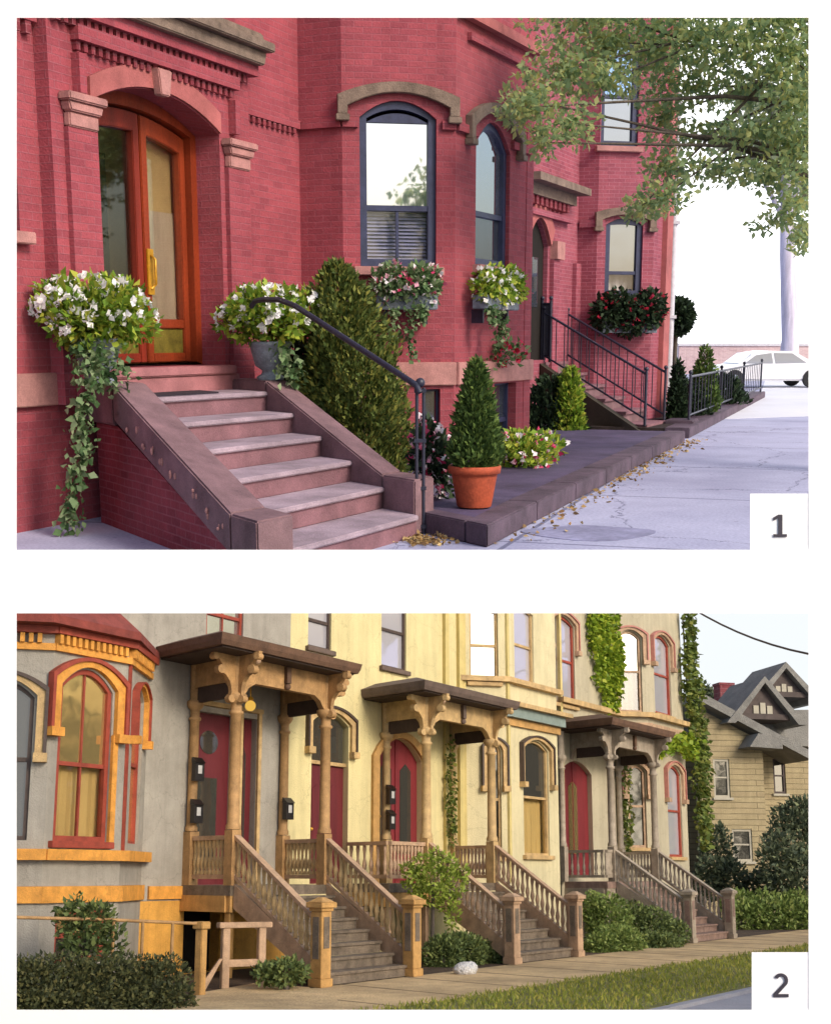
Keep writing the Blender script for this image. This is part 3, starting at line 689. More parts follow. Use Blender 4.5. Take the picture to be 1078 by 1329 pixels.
mbx = MB(); mbx.slab([q0, q1, q2, q3], -.499, -.485); mbx.single('doormat', 'mat_rubber', 'dark doormat lying on the top step of the stoop', 'doormat', 1, (q0.x, q0.y, -.499))

# --- shrubs by the stoop
c = at(1, 476, 560, 13.3); c.z = G
sh = thing('arborvitae', 'large cone shaped evergreen shrub behind the handrail of the stoop', 'shrub', 1, tuple(c))
hgt = at(1, 440, 338, 13.3).z - G
mbx = MB(); mbx.tube([c, c + Vector((-.1, 0, hgt * .5)), c + Vector((-.2, 0, hgt * .9))], [.06, .04, .01]); mbx.build('trunk', 'bark', sh)
prf = lambda t: (.72 + .28 * min(1, t / .3)) * (1 - max(0, t - .45) / .55 * .62) * min(1, ((1 - t) / .14) ** .5)
P, D = cone_pts(c, hgt, .5, 27000, .6, prf, .15); P[:, 0] -= (P[:, 2] - G) * .13 - .02
leaves('foliage', 'arbor_leaf', sh, P, D * [1, 1, 1.6], .06, .42)
c = at(1, 415, 470, 13.9); c.z = G
mbx = MB(); mbx.tube([c, c + Vector((0, 0, 1.0))], .03)
sb = thing('bush', 'dark leafy bush between the right urn and the large evergreen', 'bush', 1, tuple(c)); mbx.build('trunk', 'bark', sb)
P, D = blobs([((c.x, c.y, -.75), (.32, .3, .5)), ((c.x - .12, c.y, -.35), (.28, .25, .35)), ((c.x + .1, c.y, -.2), (.22, .2, .25))], 3500, .6); leaves('foliage', 'dark_leaf', sb, P, D, .09, .6)
# terracotta pot
c = gr(1, 615, 657, -1.418)
tp = thing('potted_conifer', 'small cone shaped conifer in a terracotta pot on the granite kerb', 'potted plant', 1, tuple(c))
mbx = MB(); mbx.lathe(c, [(.145, 0), (.15, .01), (.195, .26), (.2, .285), (.225, .29), (.23, .345), (.22, .355), (.205, .35), (.2, .3)], 28); mbx.build('pot', 'terracotta', tp)
mbx = MB(); mbx.lathe(c, [(.001, .29), (.2, .29), (.2, .3), (.001, .3)]); mbx.build('soil', 'soil', tp)
mbx = MB(); mbx.tube([c + Vector((0, 0, .25)), c + Vector((0, 0, 1.1))], [.02, .006]); mbx.build('trunk', 'bark', tp)
hh = at(1, 618, 467, c.y).z - c.z - .33
P, D = cone_pts(c + Vector((0.01, 0, .33)), hh, .235, 6500, .55, lambda t: (1 - t) ** .62 * (.72 + .28 * min(1, t / .12)), .07); leaves('foliage', 'cone_leaf', tp, P, D * [1, 1, 1.5], .055, .4)

# --- granite kerb and dark yard
K0, K1, K2 = gr(1, 632, 711), gr(1, 888, 574), gr(1, 992, 516)
kd = (x2(K1) - x2(K0)).normalized(); kn = Vector((-kd.y, kd.x))   # inward
ke = x2(gr(1, 548, 692)); ked = (ke - x2(K0)).normalized()
mbx = MB(); a, b_ = x2(K0), x2(K1)
L = (b_ - a).length; k = 7; zk = -1.42
for i in range(k):
    s0, s1 = a + kd * (L * i / k + (.004 if i else 0)), a + kd * (L * (i + 1) / k - .004)
    mbx.slab([s0, s1, s1 + kn * .28, s0 + (kn * .28 if i else ked * .3 )], G, zk)
s1 = a + ked * (ke - a).length
mbx.slab([a + ked * .305, s1, s1 + kd * .26, a + ked * .3 + kd * .26 + kn * .0], G, zk - .002)
mbx.single('granite_kerb', 'granite', 'dark granite kerb stones edging the paved front yard', 'kerb', 1, tuple(K0), bevel=.012)
mbx = MB(); yb = [a + ked * .3 + kd * .27, b_ + kn * .285, b_ + kn * 2.5, FA.O + FA.t * 11.5 + nA * .1, P4 + Vector((-.2, .4)), P3 + Vector((-.2, .4)), P2 + Vector((0, .3)), P1 + Vector((0, -.1)), FA.O + FA.t * .4 + nA * .05, x2(gr(1, 540, 660)) + Vector((-.0, .3)), s1 + kd * .265]
mbx.slab([yb[0], yb[1], yb[2], yb[3], yb[4], yb[5], yb[6], yb[7], yb[8], yb[9], yb[10]], G + .001, zk - .012)
mbx.single('yard_paving', 'yard_paving', 'dark purple stone paving of the front yard', None, 1, kind='structure')
# fallen leaves
c = gr(1, 553, 703); P = np.array([c.x, c.y, G + .012]) + rng.normal(0, 1, (260, 3)) * [.1, .14, .01]; P[:, 2] = G + .012 + np.abs(P[:, 2] - G) * .6
leaves('fallen_leaves', 'dry_leaf', None, P, rng.normal(0, 1, (260, 3)) * [1, 1, .15], .045, .6, .2, .1, 'stuff', ('small heap of dry leaves at the foot of the stoop', 'leaves', 1, tuple(c)))
pts = []
for i in range(420):
    s = rng.random() ** .7; p = a + kd * (s * L * 1.05) - kn * abs(rng.normal(.03, .14)); pts.append((p.x, p.y, G + .015))
leaves('leaf_litter', 'dry_leaf', None, pts, rng.normal(0, 1, (len(pts), 3)) * [1, 1, .1], .05, .6, .2, .1, 'stuff', ('dry leaf litter along the foot of the granite kerb', 'leaves', 1, tuple(K0)))

# --- window boxes and garden flowers
def window_box(F, o, px0, px1, pz, label, n, petal, vines=()):
    u0, u1 = F.u(px0, 390, .2), F.u(px1, 390, .2); z = F.z((px0 + px1) / 2, pz, .2); c = F.p((u0 + u1) / 2, .05, z)
    t = thing('window_box', label, 'planter', 1, tuple(c))
    mbx = MB(); mbx.box(F, u0, u1, .105, .3, z, z + .16); mbx.build('trough', 'urn_grey', t, .01)
    mbx = MB()
    for u in (u0 + .12, u1 - .12):
        mbx = MB(); mbx.prism(F, [(u - .02, z - .16), (u + .02, z - .16), (u + .02, z - .003), (u - .02, z - .003)], .053, .2); mbx.build('bracket', 'iron', t)
    m_ = 5; bl = [(tuple(F.p(u0 + (u1 - u0) * (i + .5) / m_, .24 + .04 * (i % 2), z + .27 + .05 * math.sin(i * 2.3))), ((u1 - u0) / m_ * .85, .2, .2)) for i in range(m_)]
    P, D = blobs(bl, n, .6); leaves('foliage', 'planter_leaf' if petal == 'white_petal' else 'vine_leaf', t, P, D, .07, .6)
    P, D = blobs([(p, tuple(v * 1.05 for v in r)) for p, r in bl], 110, .08); leaves('blossom', petal, t, np.repeat(P, 3, 0), np.repeat(D, 3, 0), .05, .9, .1, .8, kind='stuff')
    for vp in vines: vine(t, [F.p(F.u(x, y, .33), .33, F.z(x, y, .33)) for x, y in vp], 130, .055, spread=.03)
    return t
window_box(FB2, a2, 487, 566, 402, 'window box of pink and white flowers below the blue framed bay window', 1500, 'pink_petal', [[(512, 400), (510, 420), (512, 440)], [(532, 398), (534, 425), (530, 440), (536, 465)], [(545, 395), (548, 412)]])
window_box(FB3, a3, 622, 664, 402, 'window box of pale green plants on the narrow bay window', 1300, 'white_petal', [[(650, 400), (652, 425), (648, 440)], [(636, 400), (638, 415)]])
def flower_clump(name, label, px, py, Y, z, r, n, petal, npet, lm='vine_leaf', psz=.055):
    c = at(1, px, py, Y); c.z = z; t = thing(name, label, 'flowers', 1, tuple(c))
    bl = [((c.x + random.uniform(-.6, .6) * r[0], c.y + random.uniform(-.5, .5) * r[1], z + r[2] * random.uniform(.3, .75)), (r[0] * .5, r[1] * .5, r[2] * .45)) for i in range(7)]
    P, D = blobs(bl, n, .6); P[:, 2] = np.maximum(P[:, 2], z); leaves('foliage', lm, t, P, D + [0, 0, .4], .075, .6)
    P, D = blobs([(p, tuple(v * 1.06 for v in q)) for p, q in bl], npet, .05); P[:, 2] = np.maximum(P[:, 2], z + .03)
    leaves('blossom', petal, t, np.repeat(P, 4, 0), np.repeat(D, 4, 0), psz, .9, .1, .9, kind='stuff'); return t
cp = gr(1, 683, 604, -1.42)
flower_clump('flower_bed', 'low clump of white and pink petunias beside the potted conifer', 683, 600, cp.y + .4, -1.43, (.52, .8, .34), 1800, 'pink_petal', 120, 'planter_leaf')
flower_clump('flowering_plant', 'tall pink flowering plant behind the black handrail post', 566, 600, 11.9, -1.43, (.2, .25, .62), 1100, 'pink_petal', 110, 'dark_leaf')
vt = flower_clump('climbing_plant', 'thin reddish green plant hanging below the narrow bay window', 640, 440, 16.6, -.34, (.42, .25, .28), 260, 'red_petal', 30)
# --- house 2 (further along the street): plane A continued, then its own bay
brick('far_brick', 'a05462', '904858', 'a86c7a', ms=.006, blot=.3)
uR0, uR1 = FA.u(688, 400), FA.u(747, 400)
Q1 = FA.O + FA.t * uR1
FC1r = Frame(1, Q1, nA); Q2 = Q1 + nA * FC1r.u(772, 400)
FC2r = Frame(1, Q2, (math.sin(rad(78)), math.cos(rad(78)))); Q3 = Q2 + FC2r.t * FC2r.u(845, 400)
FC3r = Frame(1, Q3, (math.sin(rad(24)), math.cos(rad(24)))); Q4 = Q3 + FC3r.t * FC3r.u(861, 400)
FC1, FC2, FC3, FC4 = frame2(1, Q1, Q2), frame2(1, Q2, Q3), frame2(1, Q3, Q4), frame2(1, Q4, Q4 - nA * 3 + Vector((1.0, 1.6)))
ZT2 = FC2.z(800, -60)
h2 = thing('brick_house', 'further red brick house with a tall arched doorway up its own stoop, partly behind leaves', 'house', 1, (Q1.x, Q1.y, G))
d2 = (FA.u(680, 400, -.0), FA.u(709, 400, 0), -.36, FA.z(700, 318), FA.z(697, 284) - FA.z(697, 318))
wU = (FA.u(668, 100), FA.u(693, 100), FA.z(680, 170), FA.z(680, 40), .25)
ml = MB()
wall(ml, FA, FA.u(655, 300), uR1, G, ZT2, [d2, wU], depth=.08); ml.build('wall', 'far_brick', h2)
e1 = (FC2.u(785, 330), FC2.u(833, 330), FC2.z(808, 384), FC2.z(808, 292), .12)
e2 = (FC2.u(778, 160), FC2.u(828, 160), FC2.z(803, 190), FC2.z(803, 70), .35)
ml = MB(); l1, l2, l3 = (Q2 - Q1).length, (Q3 - Q2).length, (Q4 - Q3).length
wall(ml, FC1, 0, l1, G, ZT2); wall(ml, FC2, 0, l2, G, ZT2, [e1, e2], w=.0005); wall(ml, FC3, 0, l3, G, ZT2, w=.001); wall(ml, FC4, 0, 3, G, ZT2); ml.build('bay_wall', 'far_brick', h2)
ml = MB(); ml.slab([FA.O + FA.t * uR0 - nA * .3, Q1 - nA * .3, Q2 + Vector((0, .3)), Q3 + Vector((-.1, .3)), Q4 + Vector((-.3, .3)), Q4 + Vector((-1.5, 4)), FA.O + FA.t * uR0 - nA * 6], ZT2 - .1, ZT2 + .05); ml.build('roof', 'grey_stone', h2)
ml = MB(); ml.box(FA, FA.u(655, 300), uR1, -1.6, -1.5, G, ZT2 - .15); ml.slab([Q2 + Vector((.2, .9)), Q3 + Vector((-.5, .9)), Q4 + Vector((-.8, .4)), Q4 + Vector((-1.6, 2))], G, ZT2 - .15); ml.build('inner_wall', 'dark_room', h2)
sash_window(FC2, e1, h2, 'window_paint', 'grey_glass', mid=.3, fr=.1, lower='shade_glass', curtain='curtain'); sash_window(FC2, e2, h2, 'window_paint', 'blue_glass', mid=.45, fr=.1, lower='grey_glass', m_sill='pale_sandstone'); sash_window(FA, wU, h2, 'window_paint', 'blue_glass', fr=.1, w=-.06)
ml = MB(); ml.box(FA, d2[0] - .1, d2[1] + .1, -.14, -.085, d2[2], d2[3] + d2[4]); dd_ = ml.build('door', 'dark_room', h2)  # near-black panel paints the shade of the doorway recess
ml = MB(); ml.box(FA, d2[0] + .3, d2[1] - .3, -.084, -.075, d2[2] + .9, d2[3] - .2); ml.build('pane', 'grey_glass', dd_)
mlf = lambda za, zb, u0, u1, w1, m, nm: band(FA, u0, u1, .001, w1, za, zb, nm, m, h2)
pu0b, pu1b = d2[0] - .35, FA.u(735, 300)
z2 = FA.z(715, 262); mlf(z2, z2 + .18, pu0b, pu1b, .18, 'grey_stone', 'cornice'); mlf(z2 + .181, z2 + .3, pu0b - .1, pu1b + .15, .4, 'grey_stone', 'cornice'); mlf(z2 - .3, z2 - .2, pu0b, pu1b, .12, 'far_brick', 'entablature')
dentils(FA, pu0b, pu1b, .001, .14, z2 - .14, z2 - .002, .24, h2, 'dark_brick')
mb_ = MB(); ar = arc(d2[0], d2[1], d2[3], d2[4], 12); mb_.strip(FA, [(u, z + .01) for u, z in ar], [((u - (d2[0] + d2[1]) / 2) * 1.3 + (d2[0] + d2[1]) / 2, z + .28) for u, z in ar], .001, .07); mb_.build('door_arch', 'brownstone_pink', h2)
mb_ = MB(); mb_.box(FA, d2[1] + .12, d2[1] + .55, .001, .14, d2[3] - .2, d2[3] + .1); mb_.build('capital', 'pale_sandstone', h2)
for uu in (d2[1] + .16, FA.u(742, 400)): 
    mb_ = MB(); mb_.box(FA, uu - .04, uu + .3, .001, .08, G, d2[3] - .21); mb_.build('pilaster', 'far_brick', h2)
z3 = FC2.z(800, 288); 
band(FC1, 0.05, l1, .001, .07, z3 - .1, z3 + .03, 'string_course', 'far_brick', h2); band(FC2, 0, e1[0] - .05, .001, .07, z3 - .1, z3 + .03, 'string_course', 'far_brick', h2)
hood(FC2, e1, .13, .1, .05, .002, .1, h2)
# pale quoin strip and rain pipe at the far corner
band(FC3, l3 - .35, l3 + .1, .002, .1, G, ZT2 - .2, 'corner_trim', 'brownstone_pink', h2)
pp = at(1, 869, 430, Q4.y + .5); mb_ = MB(); mb_.tube([(pp.x, pp.y, G), (pp.x, pp.y, at(1, 868, 120, pp.y).z)], .07); 
for zz in (.4, 2.2): mb_.box(Frame(1, (pp.x, pp.y), (1, 0)), -.1, .1, -.09, .09, zz, zz + .06)
mb_.build('rain_pipe', 'white_paint', h2)

# far stoop
T0, B0 = x2(gr(1, 705, 470, -.4)), x2(gr(1, 836, 553, -1.42)); ef = FA.t * 1.35; rf = (B0 - T0).normalized()
st2 = thing('stoop', 'further dark stoop of steps rising between iron railings', 'stoop', 1, (B0.x, B0.y, G))
for i in range(6):
    z = -.4 - .2 * i; a_ = T0 + (B0 - T0) * (i / 5); b_2 = T0 + (B0 - T0) * ((i - 1) / 5) if i else proj_wall(T0, rf, .02)
    rb = MB(); rb.slab([a_, a_ + ef, b_2 + ef, b_2], z - .2, z - .05); s_ = rb.build('step', 'brownstone', st2)
    rb = MB(); rb.slab([a_ + rf * .05, a_ + ef + rf * .05, b_2 + ef, b_2], z - .048, z); rb.build('tread', 'step_stone', s_)
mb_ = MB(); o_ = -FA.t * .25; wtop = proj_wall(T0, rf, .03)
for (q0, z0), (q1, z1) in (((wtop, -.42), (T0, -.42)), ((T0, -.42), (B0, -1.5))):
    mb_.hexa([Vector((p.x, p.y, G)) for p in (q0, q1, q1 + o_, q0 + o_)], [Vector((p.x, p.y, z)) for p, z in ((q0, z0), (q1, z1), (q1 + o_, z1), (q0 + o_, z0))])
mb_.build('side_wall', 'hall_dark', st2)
def iron_rail(name, label, P, Q, h, n, post=(True, True), cat='railing'):
    P, Q = Vector(P), Vector(Q); t = thing(name, label, cat, 1, tuple(P)); up_ = Vector((0, 0, h))
    mb_ = MB(); mb_.tube([P + up_, Q + up_], .022); mb_.build('rail', 'iron', t)
    mb_ = MB(); mb_.tube([P + Vector((0, 0, .12)), Q + Vector((0, 0, .12))], .018); mb_.build('rail', 'iron', t)
    for i in range(n):
        p = P.lerp(Q, (i + .5) / n); mb_ = MB(); mb_.tube([p + Vector((0, 0, .1)), p + up_], .009, 6); mb_.build('baluster', 'iron', t)
    for k, e in zip(post, (P, Q)):
        if k:
            mb_ = MB(); mb_.tube([e, e + up_ * 1.06], .024); mb_.ball(e + up_ * 1.1, .038, 10); mb_.build('post', 'iron', t)
    return t
v3 = lambda q, z: Vector((q.x, q.y, z))
iron_rail('stair_railing', 'near iron railing down the further stoop', v3(T0, -.4), v3(B0, -1.42), .85, 12)
iron_rail('stair_railing', 'rear iron railing down the further stoop, beyond the steps', v3(T0 + ef, -.4), v3(B0 + ef, -1.42), .85, 12)
iron_rail('landing_railing', 'iron railing of close vertical bars round the further stoop landing', v3(wtop + rf * .1, -.4), v3(T0 - rf * .05, -.4), 1.0, 9)
# iron fence along the pavement beyond
def yard_fence(label, a_, b_2, h, n):
    return iron_rail('iron_fence', label, a_, b_2, h, n, cat='fence')
f0, f1 = gr(1, 893, 548, -1.42), gr(1, 986, 509, -1.42)
mid = [f0.lerp(f1, t) for t in (0, .33, .66, 1)]
for i, lb in enumerate(('nearest bay of the low black iron fence, beside the small conifers', 'middle bay of the low black iron fence in front of the parked car', 'farthest bay of the low black iron fence, ending at the car')):
    yard_fence(lb, mid[i], mid[i + 1], .78, 10)
e0, e1_, = x2(gr(1, 890, 571)), x2(gr(1, 992, 516)); 
s_a = e0 + (e1_ - e0) * .02
mb_ = MB(); mb_.slab([s_a, e1_, e1_ + kn * .4, s_a + kn * .4], G, -1.43); mb_.single('granite_kerb', 'granite', 'further low granite kerb under the iron fence', 'kerb', 1, (s_a.x, s_a.y, G), bevel=.01)
mb_ = MB(); mb_.slab([s_a + kn * .41, e1_ + kn * .41, e1_ + kn * 5, Q4 + Vector((.4, .5)), Q3 + Vector((.2, -.4)), s_a + kn * 1.7], G + .001, -1.44); mb_.single('garden_soil', 'soil', 'dark soil of the further front garden', None, 1, kind='structure')
for (px, py, w_, h_, lb) in ((902, 561, .75, .22, 'low dark stone block at the end of the further kerb'), (868, 557, .7, .16, 'flat stone block at the foot of the further stoop')):
    c = gr(1, px, py); F_ = Frame(1, (c.x, c.y), tuple(kd)); mb_ = MB(); mb_.box(F_, -w_ / 2, w_ / 2, -.5, 0, G, G + h_); mb_.single('stone_block', 'granite', lb, 'block', 1, tuple(c), bevel=.02)

# plants beyond
def conifer(px, pyb, pyt, Y, r, label, m='cone_leaf', n=2600, name='conifer', prof=None, sz=.09):
    c = at(1, px, pyb, Y); c.z = max(c.z, G); hh = at(1, px, pyt, Y).z - c.z; t = thing(name, label, 'shrub', 1, tuple(c))
    mb_ = MB(); mb_.tube([c, c + Vector((0, 0, hh * .85))], [.035, .008]); mb_.build('trunk', 'bark', t)
    P, D = cone_pts(c, hh, r, n, .6, prof or (lambda t: (1 - t) ** .7 * (.6 + .4 * min(1, t / .2))), .1); leaves('foliage', m, t, P, D * [1, 1, 1.4], sz, .45); return t
conifer(738, 568, 478, 21.3, .24, 'slim yellow green columnar shrub against the further stoop wall', 'planter_leaf', 2200, 'columnar_shrub', lambda t: (1 - t) ** .4)
conifer(714, 572, 490, 21.6, .5, 'dark ivy like bush against the further stoop wall', 'dark_leaf', 3000, 'bush', lambda t: (1 - t) ** .35, .1)
conifer(877, 548, 468, 24.0, .19, 'slim dark conifer just behind the stoop end post', 'dark_leaf', 1800)
conifer(911, 540, 448, 26.5, .36, 'small blue green conifer beside the nearest fence bay', 'cone_leaf', 2600)
conifer(893, 542, 497, 25.5, .4, 'low dark bush between the two slim conifers', 'dark_leaf', 1500, 'bush', lambda t: (1 - t) ** .4)
conifer(936, 525, 487, 30, .55, 'low dark bush behind the middle fence bay', 'dark_leaf', 1500, 'bush', lambda t: (1 - t) ** .4, .12)
c = at(1, 878, 388, Q3.y + 2.6); t = thing('topiary', 'round clipped bush beyond the corner of the further house', 'shrub', 1, (c.x, c.y, G))
mb_ = MB(); mb_.tube([(c.x, c.y, G), (c.x, c.y, .5)], .05); mb_.build('trunk', 'bark', t)
cc_ = at(1, 878, 411, c.y); P, D = blobs([(tuple(cc_), (.33, .33, .36))], 2600, .5); leaves('foliage', 'dark_leaf', t, P, D, .1, .6)
# far window box
F = FC2; z = F.z(812, 432, .3); u0, u1 = F.u(780, 410, .3), F.u(850, 410, .3); c = F.p((u0 + u1) / 2, .05, z); t = thing('window_box', 'dark bushy window box with red flowers on the further bay', 'planter', 1, tuple(c))
mb_ = MB(); mb_.box(F, u0, u1, .12, .4, z, z + .2); mb_.build('trough', 'urn_grey', t)
bl = [(tuple(F.p(u0 + (u1 - u0) * (i + .5) / 5, .3, z + .35 + .1 * math.sin(i * 2))), (.28, .3, .34)) for i in range(5)]
P, D = blobs(bl, 3200, .5); leaves('foliage', 'dark_leaf', t, P, D, .1, .6)
P, D = blobs(bl, 90, .05); leaves('blossom', 'red_petal', t, np.repeat(P, 3, 0), np.repeat(D, 3, 0), .07, .9, .1, .8, kind='stuff')

# --- parked car
glass('car_glass', 'b8c2d4', .6, .05, .002)
c = gr(1, 1022, 504); car = thing('parked_car', 'white parked car beyond the far end of the iron fence', 'car', 1, tuple(c))
Fc = Frame(1, (c.x - 1.5, c.y), (1, .12))
prof = [(-.9, .28), (-.95, .62), (-.85, .82), (-.2, .9), (.35, 1.32), (.9, 1.42), (1.7, 1.4), (2.4, 1.0), (3.0, .9), (3.15, .6), (3.1, .28)]
mb_ = MB(); mb_.prism(Fc, [(u, G + z * .86) for u, z in prof], -1.6, 0); mb_.build('body', 'car_white', car, .06)
mb_ = MB(); mb_.prism(Fc, [(.02, G + .81), (.4, G + 1.08), (.92, G + 1.15), (1.0, G + .81)], .001, .012); mb_.build('window', 'car_glass', car)
mb_ = MB(); mb_.prism(Fc, [(1.08, G + .81), (1.0, G + 1.15), (1.64, G + 1.14), (2.15, G + .83)], .001, .012); mb_.build('window', 'car_glass', car)
mb_ = MB(); mb_.hexa([Fc.p(-.12, -.12, G + .8), Fc.p(-.12, -1.48, G + .8), Fc.p(.3, -1.4, G + 1.12), Fc.p(.3, -.2, G + 1.12)], [Fc.p(-.16, -.12, G + .82), Fc.p(-.16, -1.48, G + .82), Fc.p(.27, -1.4, G + 1.145), Fc.p(.27, -.2, G + 1.145)]); mb_.build('windscreen', 'car_glass', car)
for u in (-.3, 2.35):
    for w in (.02, -1.62):
        mb_ = MB(); ce = Fc.p(u, w, G + .31); ax = Vector((Fc.n.x, Fc.n.y, 0)); mb_.tube([ce - ax * .1, ce + ax * .03], .3, 20); wh = mb_.build('wheel', 'rubber', car)
        mb_ = MB(); mb_.tube([ce + ax * .031, ce + ax * .04], .14, 16); mb_.build('rim', 'urn_grey', wh)
mb_ = MB(); mb_.box(Fc, -.93, -.88, -.45, -.1, G + .52, G + .64); mb_.build('headlight', 'grey_glass', car)

# --- far brick wall across the road, and the trees
brick('hazed_brick', 'cdb0b2', 'c2a2a4', 'd4c4c4', blot=.15)  # haze over the far wall is put into these pale bricks
w0, w1 = at(1, 880, 470, 62), at(1, 1300, 470, 62); Fw = frame2(1, x2(w0), x2(w1))
mb_ = MB(); mb_.box(Fw, 0, (w1 - w0).length, -.3, 0, G, w0.z * 0 + at(1, 900, 449, 62).z); wl_ = mb_.single('garden_wall', 'hazed_brick', 'long low brick wall across the road behind the car', 'wall', 1, (w0.x, w0.y, G))
mb_ = MB(); zt = at(1, 900, 449, 62).z; mb_.box(Fw, -.05, (w1 - w0).length, -.36, .06, zt + .002, zt + .12); mb_.build('coping', 'white_paint', wl_)
# nearer street tree: trunk outside the frame, boughs reach over the pavement
tb = Vector((5.9, 15.6, G)); tr = thing('street_tree', 'leafy street tree whose boughs hang over the pavement from the right', 'tree', 1, tuple(tb))
mb_ = MB(); mb_.tube([tb, tb + Vector((.05, .05, 1.5)), tb + Vector((-.1, 0, 3)), tb + Vector((-.2, .1, 4.6)), tb + Vector((-.1, .2, 6.3))], [.26, .2, .17, .13, .06], 12); mb_.build('trunk', 'bark', tr)
cl = [(690, 130, 15.2, 42, 40), (668, 140, 15.0, 26, 20), (735, 90, 15.6, 60, 46), (738, 160, 15.0, 42, 28), (790, 55, 16, 70, 40), (790, 104, 15.4, 42, 16), (850, 70, 16.5, 60, 60), (862, 150, 16, 32, 40), (905, 50, 15.5, 60, 40), (900, 110, 16, 50, 30), (960, 60, 15, 60, 45), (1020, 70, 15, 55, 55), (1035, 130, 14.6, 40, 45), (960, 120, 16, 45, 22), (865, 215, 15.5, 36, 20), (915, 175, 15.8, 56, 16), (985, 172, 15, 60, 18), (930, 222, 15.2, 70, 17), (860, 255, 15.0, 36, 22), (1000, 225, 14.8, 52, 20), (1030, 265, 14.6, 30, 30), (1040, 310, 14.5, 14, 22), (705, 185, 15, 18, 22), (1010, 20, 15, 70, 40), (900, 0, 15.6, 120, 40), (760, 10, 16, 90, 40), (1030, 190, 14.8, 30, 40), (830, 270, 15.2, 24, 14), (1000, 290, 14.9, 26, 10), (1090, 160, 15, 60, 130), (1110, 50, 15.3, 70, 80)]
bl = []; ends = []
for px, py, Y, rx, ry in cl:
    c = at(1, px, py, Y); k = Y / FP; bl.append((tuple(c), (rx * k, .45 + rx * k * .5, ry * k))); ends.append(c)
mb_ = MB(); base = tb + Vector((-.12, .03, 3.4))
for i, e in enumerate(ends):
    j = tb + Vector((-.15, .06, 2.8 + 3 * ((i * .37) % 1))); mid_ = j.lerp(e, .5) + Vector((0, 0, .25)); mb_.tube([j, j.lerp(mid_, .5) + Vector((0, 0, .08)), mid_, mid_.lerp(e, .6), e], [.055, .035, .022, .013, .006], 6)
mb_.build('bough', 'bark', tr)
P, D = blobs(bl, 19500, .95); leaves('crown', 'tree_leaf', tr, P, D * .4 + [0, 0, -.3], .078, .55, .2, .8)
# far trunk on the right, haze put into its bark colour
c = at(1, 1023, 470, 52); c.z = G; ft = thing('far_tree', 'tree behind the car at the right, its trunk coloured pale for haze', 'tree', 1, tuple(c))
mb_ = MB(); mb_.tube([c, c + Vector((0, 0, 1.6)), at(1, 1021, 330, 52), at(1, 1019, 240, 52), at(1, 1017, 180, 52)], [.42, .34, .29, .2, .06], 12); mb_.build('trunk', 'hazed_bark', ft)
bl = [(tuple(at(1, px, py, 52)), (r * .026, r * .026, r * .018)) for px, py, r in ((1010, 200, 60), (1050, 240, 50), (960, 180, 50), (1060, 160, 60), (1000, 130, 60), (1040, 300, 24))]
mb_ = MB()
for p, r in bl: mb_.tube([at(1, 1020, 290, 52), Vector(p)], [.12, .03], 6)
mb_.build('bough', 'hazed_bark', ft)
P, D = blobs(bl, 3000, .95); leaves('crown', 'tree_leaf_far', ft, P, D * .4, .3, .6, .2, .8)

# tree across the street behind the viewer: only its reflection shows in the bay window
tb = Vector((9.4, -9.5, G)); t = thing('street_tree', 'tree across the street, seen reflected in the blue framed bay window', 'tree', 1, tuple(tb))
mb_ = MB(); mb_.tube([tb, tb + Vector((0, 0, 3)), tb + Vector((.3, .1, 7))], [.25, .2, .08], 10); mb_.build('trunk', 'bark', t)
P, D = blobs([(tuple(tb + Vector(o)), r) for o, r in (((0, 0, 5.6), (1.1, 1.1, 1.3)), ((1.2, .2, 4.6), (.8, .8, .9)), ((1.6, .3, 6.4), (1, 1, 1)), ((-.9, 0, 4.6), (.7, .7, .7)), ((1.9, 0, 3.2), (.6, .6, .6)))], 1700, .9); leaves('crown', 'tree_leaf', t, P, D * .4, .22, .6, .2, .8)
# --- bright sky behind place 1
emit('sky_white', 'fbfbff', 1.6)
mb = MB(); k = 24
for i in range(k):
    a0, a1 = rad(-40 + 80 * i / k), rad(-40 + 80 * (i + 1) / k); r_ = 420
    p = [(r_ * math.sin(a), r_ * math.cos(a), z) for a in (a0, a1) for z in (G - 2, 240)]
    mb.add([p[0], p[2], p[3], p[1]], [[0, 1, 2, 3]], True)
mb.single('sky', 'sky_white', 'bright white sky beyond the brick houses', None, 1, kind='structure')

# ================================================================ PLACE 2: painted row houses with porches
mat('grey_stucco', 'a19b8e', .9, .1, 2.5, .2, fine=45, weather=.22)
mat('orange_lit_stucco', 'd8a04a', .9, .14, 2.5, .2, fine=45, weather=.3)  # yellow base wall with the orange light on it put into the colour
mat('cream_stucco', 'd8ca94', .9, .09, 2.2, .2, fine=45, weather=.2)
mat('pale_cream', 'd2c69c', .9, .09, 2.2, .2, fine=45, weather=.2)
mat('cream_shade', 'c4b274', .85, .1, 3, .15)
mat('sage_stucco', 'bab094', .9, .1, 2.2, .2, fine=45, weather=.22)
mat('ochre_trim', 'c4985a', .7, .2, 5, .2, weather=.25)
mat('orange_trim', 'dc9a42', .7, .2, 5, .2, weather=.2)
mat('cream_trim', 'c6a672', .7, .2, 5, .2, weather=.25)
mat('post_brown', 'b8905e', .7, .22, 5, .2, weather=.3)
mat('tan_trim', 'bd9c7c', .7, .2, 5, .2, weather=.3)
mat('grey_trim', 'a89a86', .7, .2, 5, .2, weather=.25)
mat('red_trim', '93402e', .65, .2, 6, .1)
mat('pink_trim', 'b0766a', .7, .15, 6, .1)
mat('roof_brown', '664c3a', .8, .25, 4, .15)
mat('roof_red', '7e3a30', .8, .25, 4, .15)
mat('roof_grey', '64544a', .8, .2, 4, .15)
mat('soffit', '42342c', .85, .2, 4, .1)  # dark brown puts the shade under the porch roofs into the colour
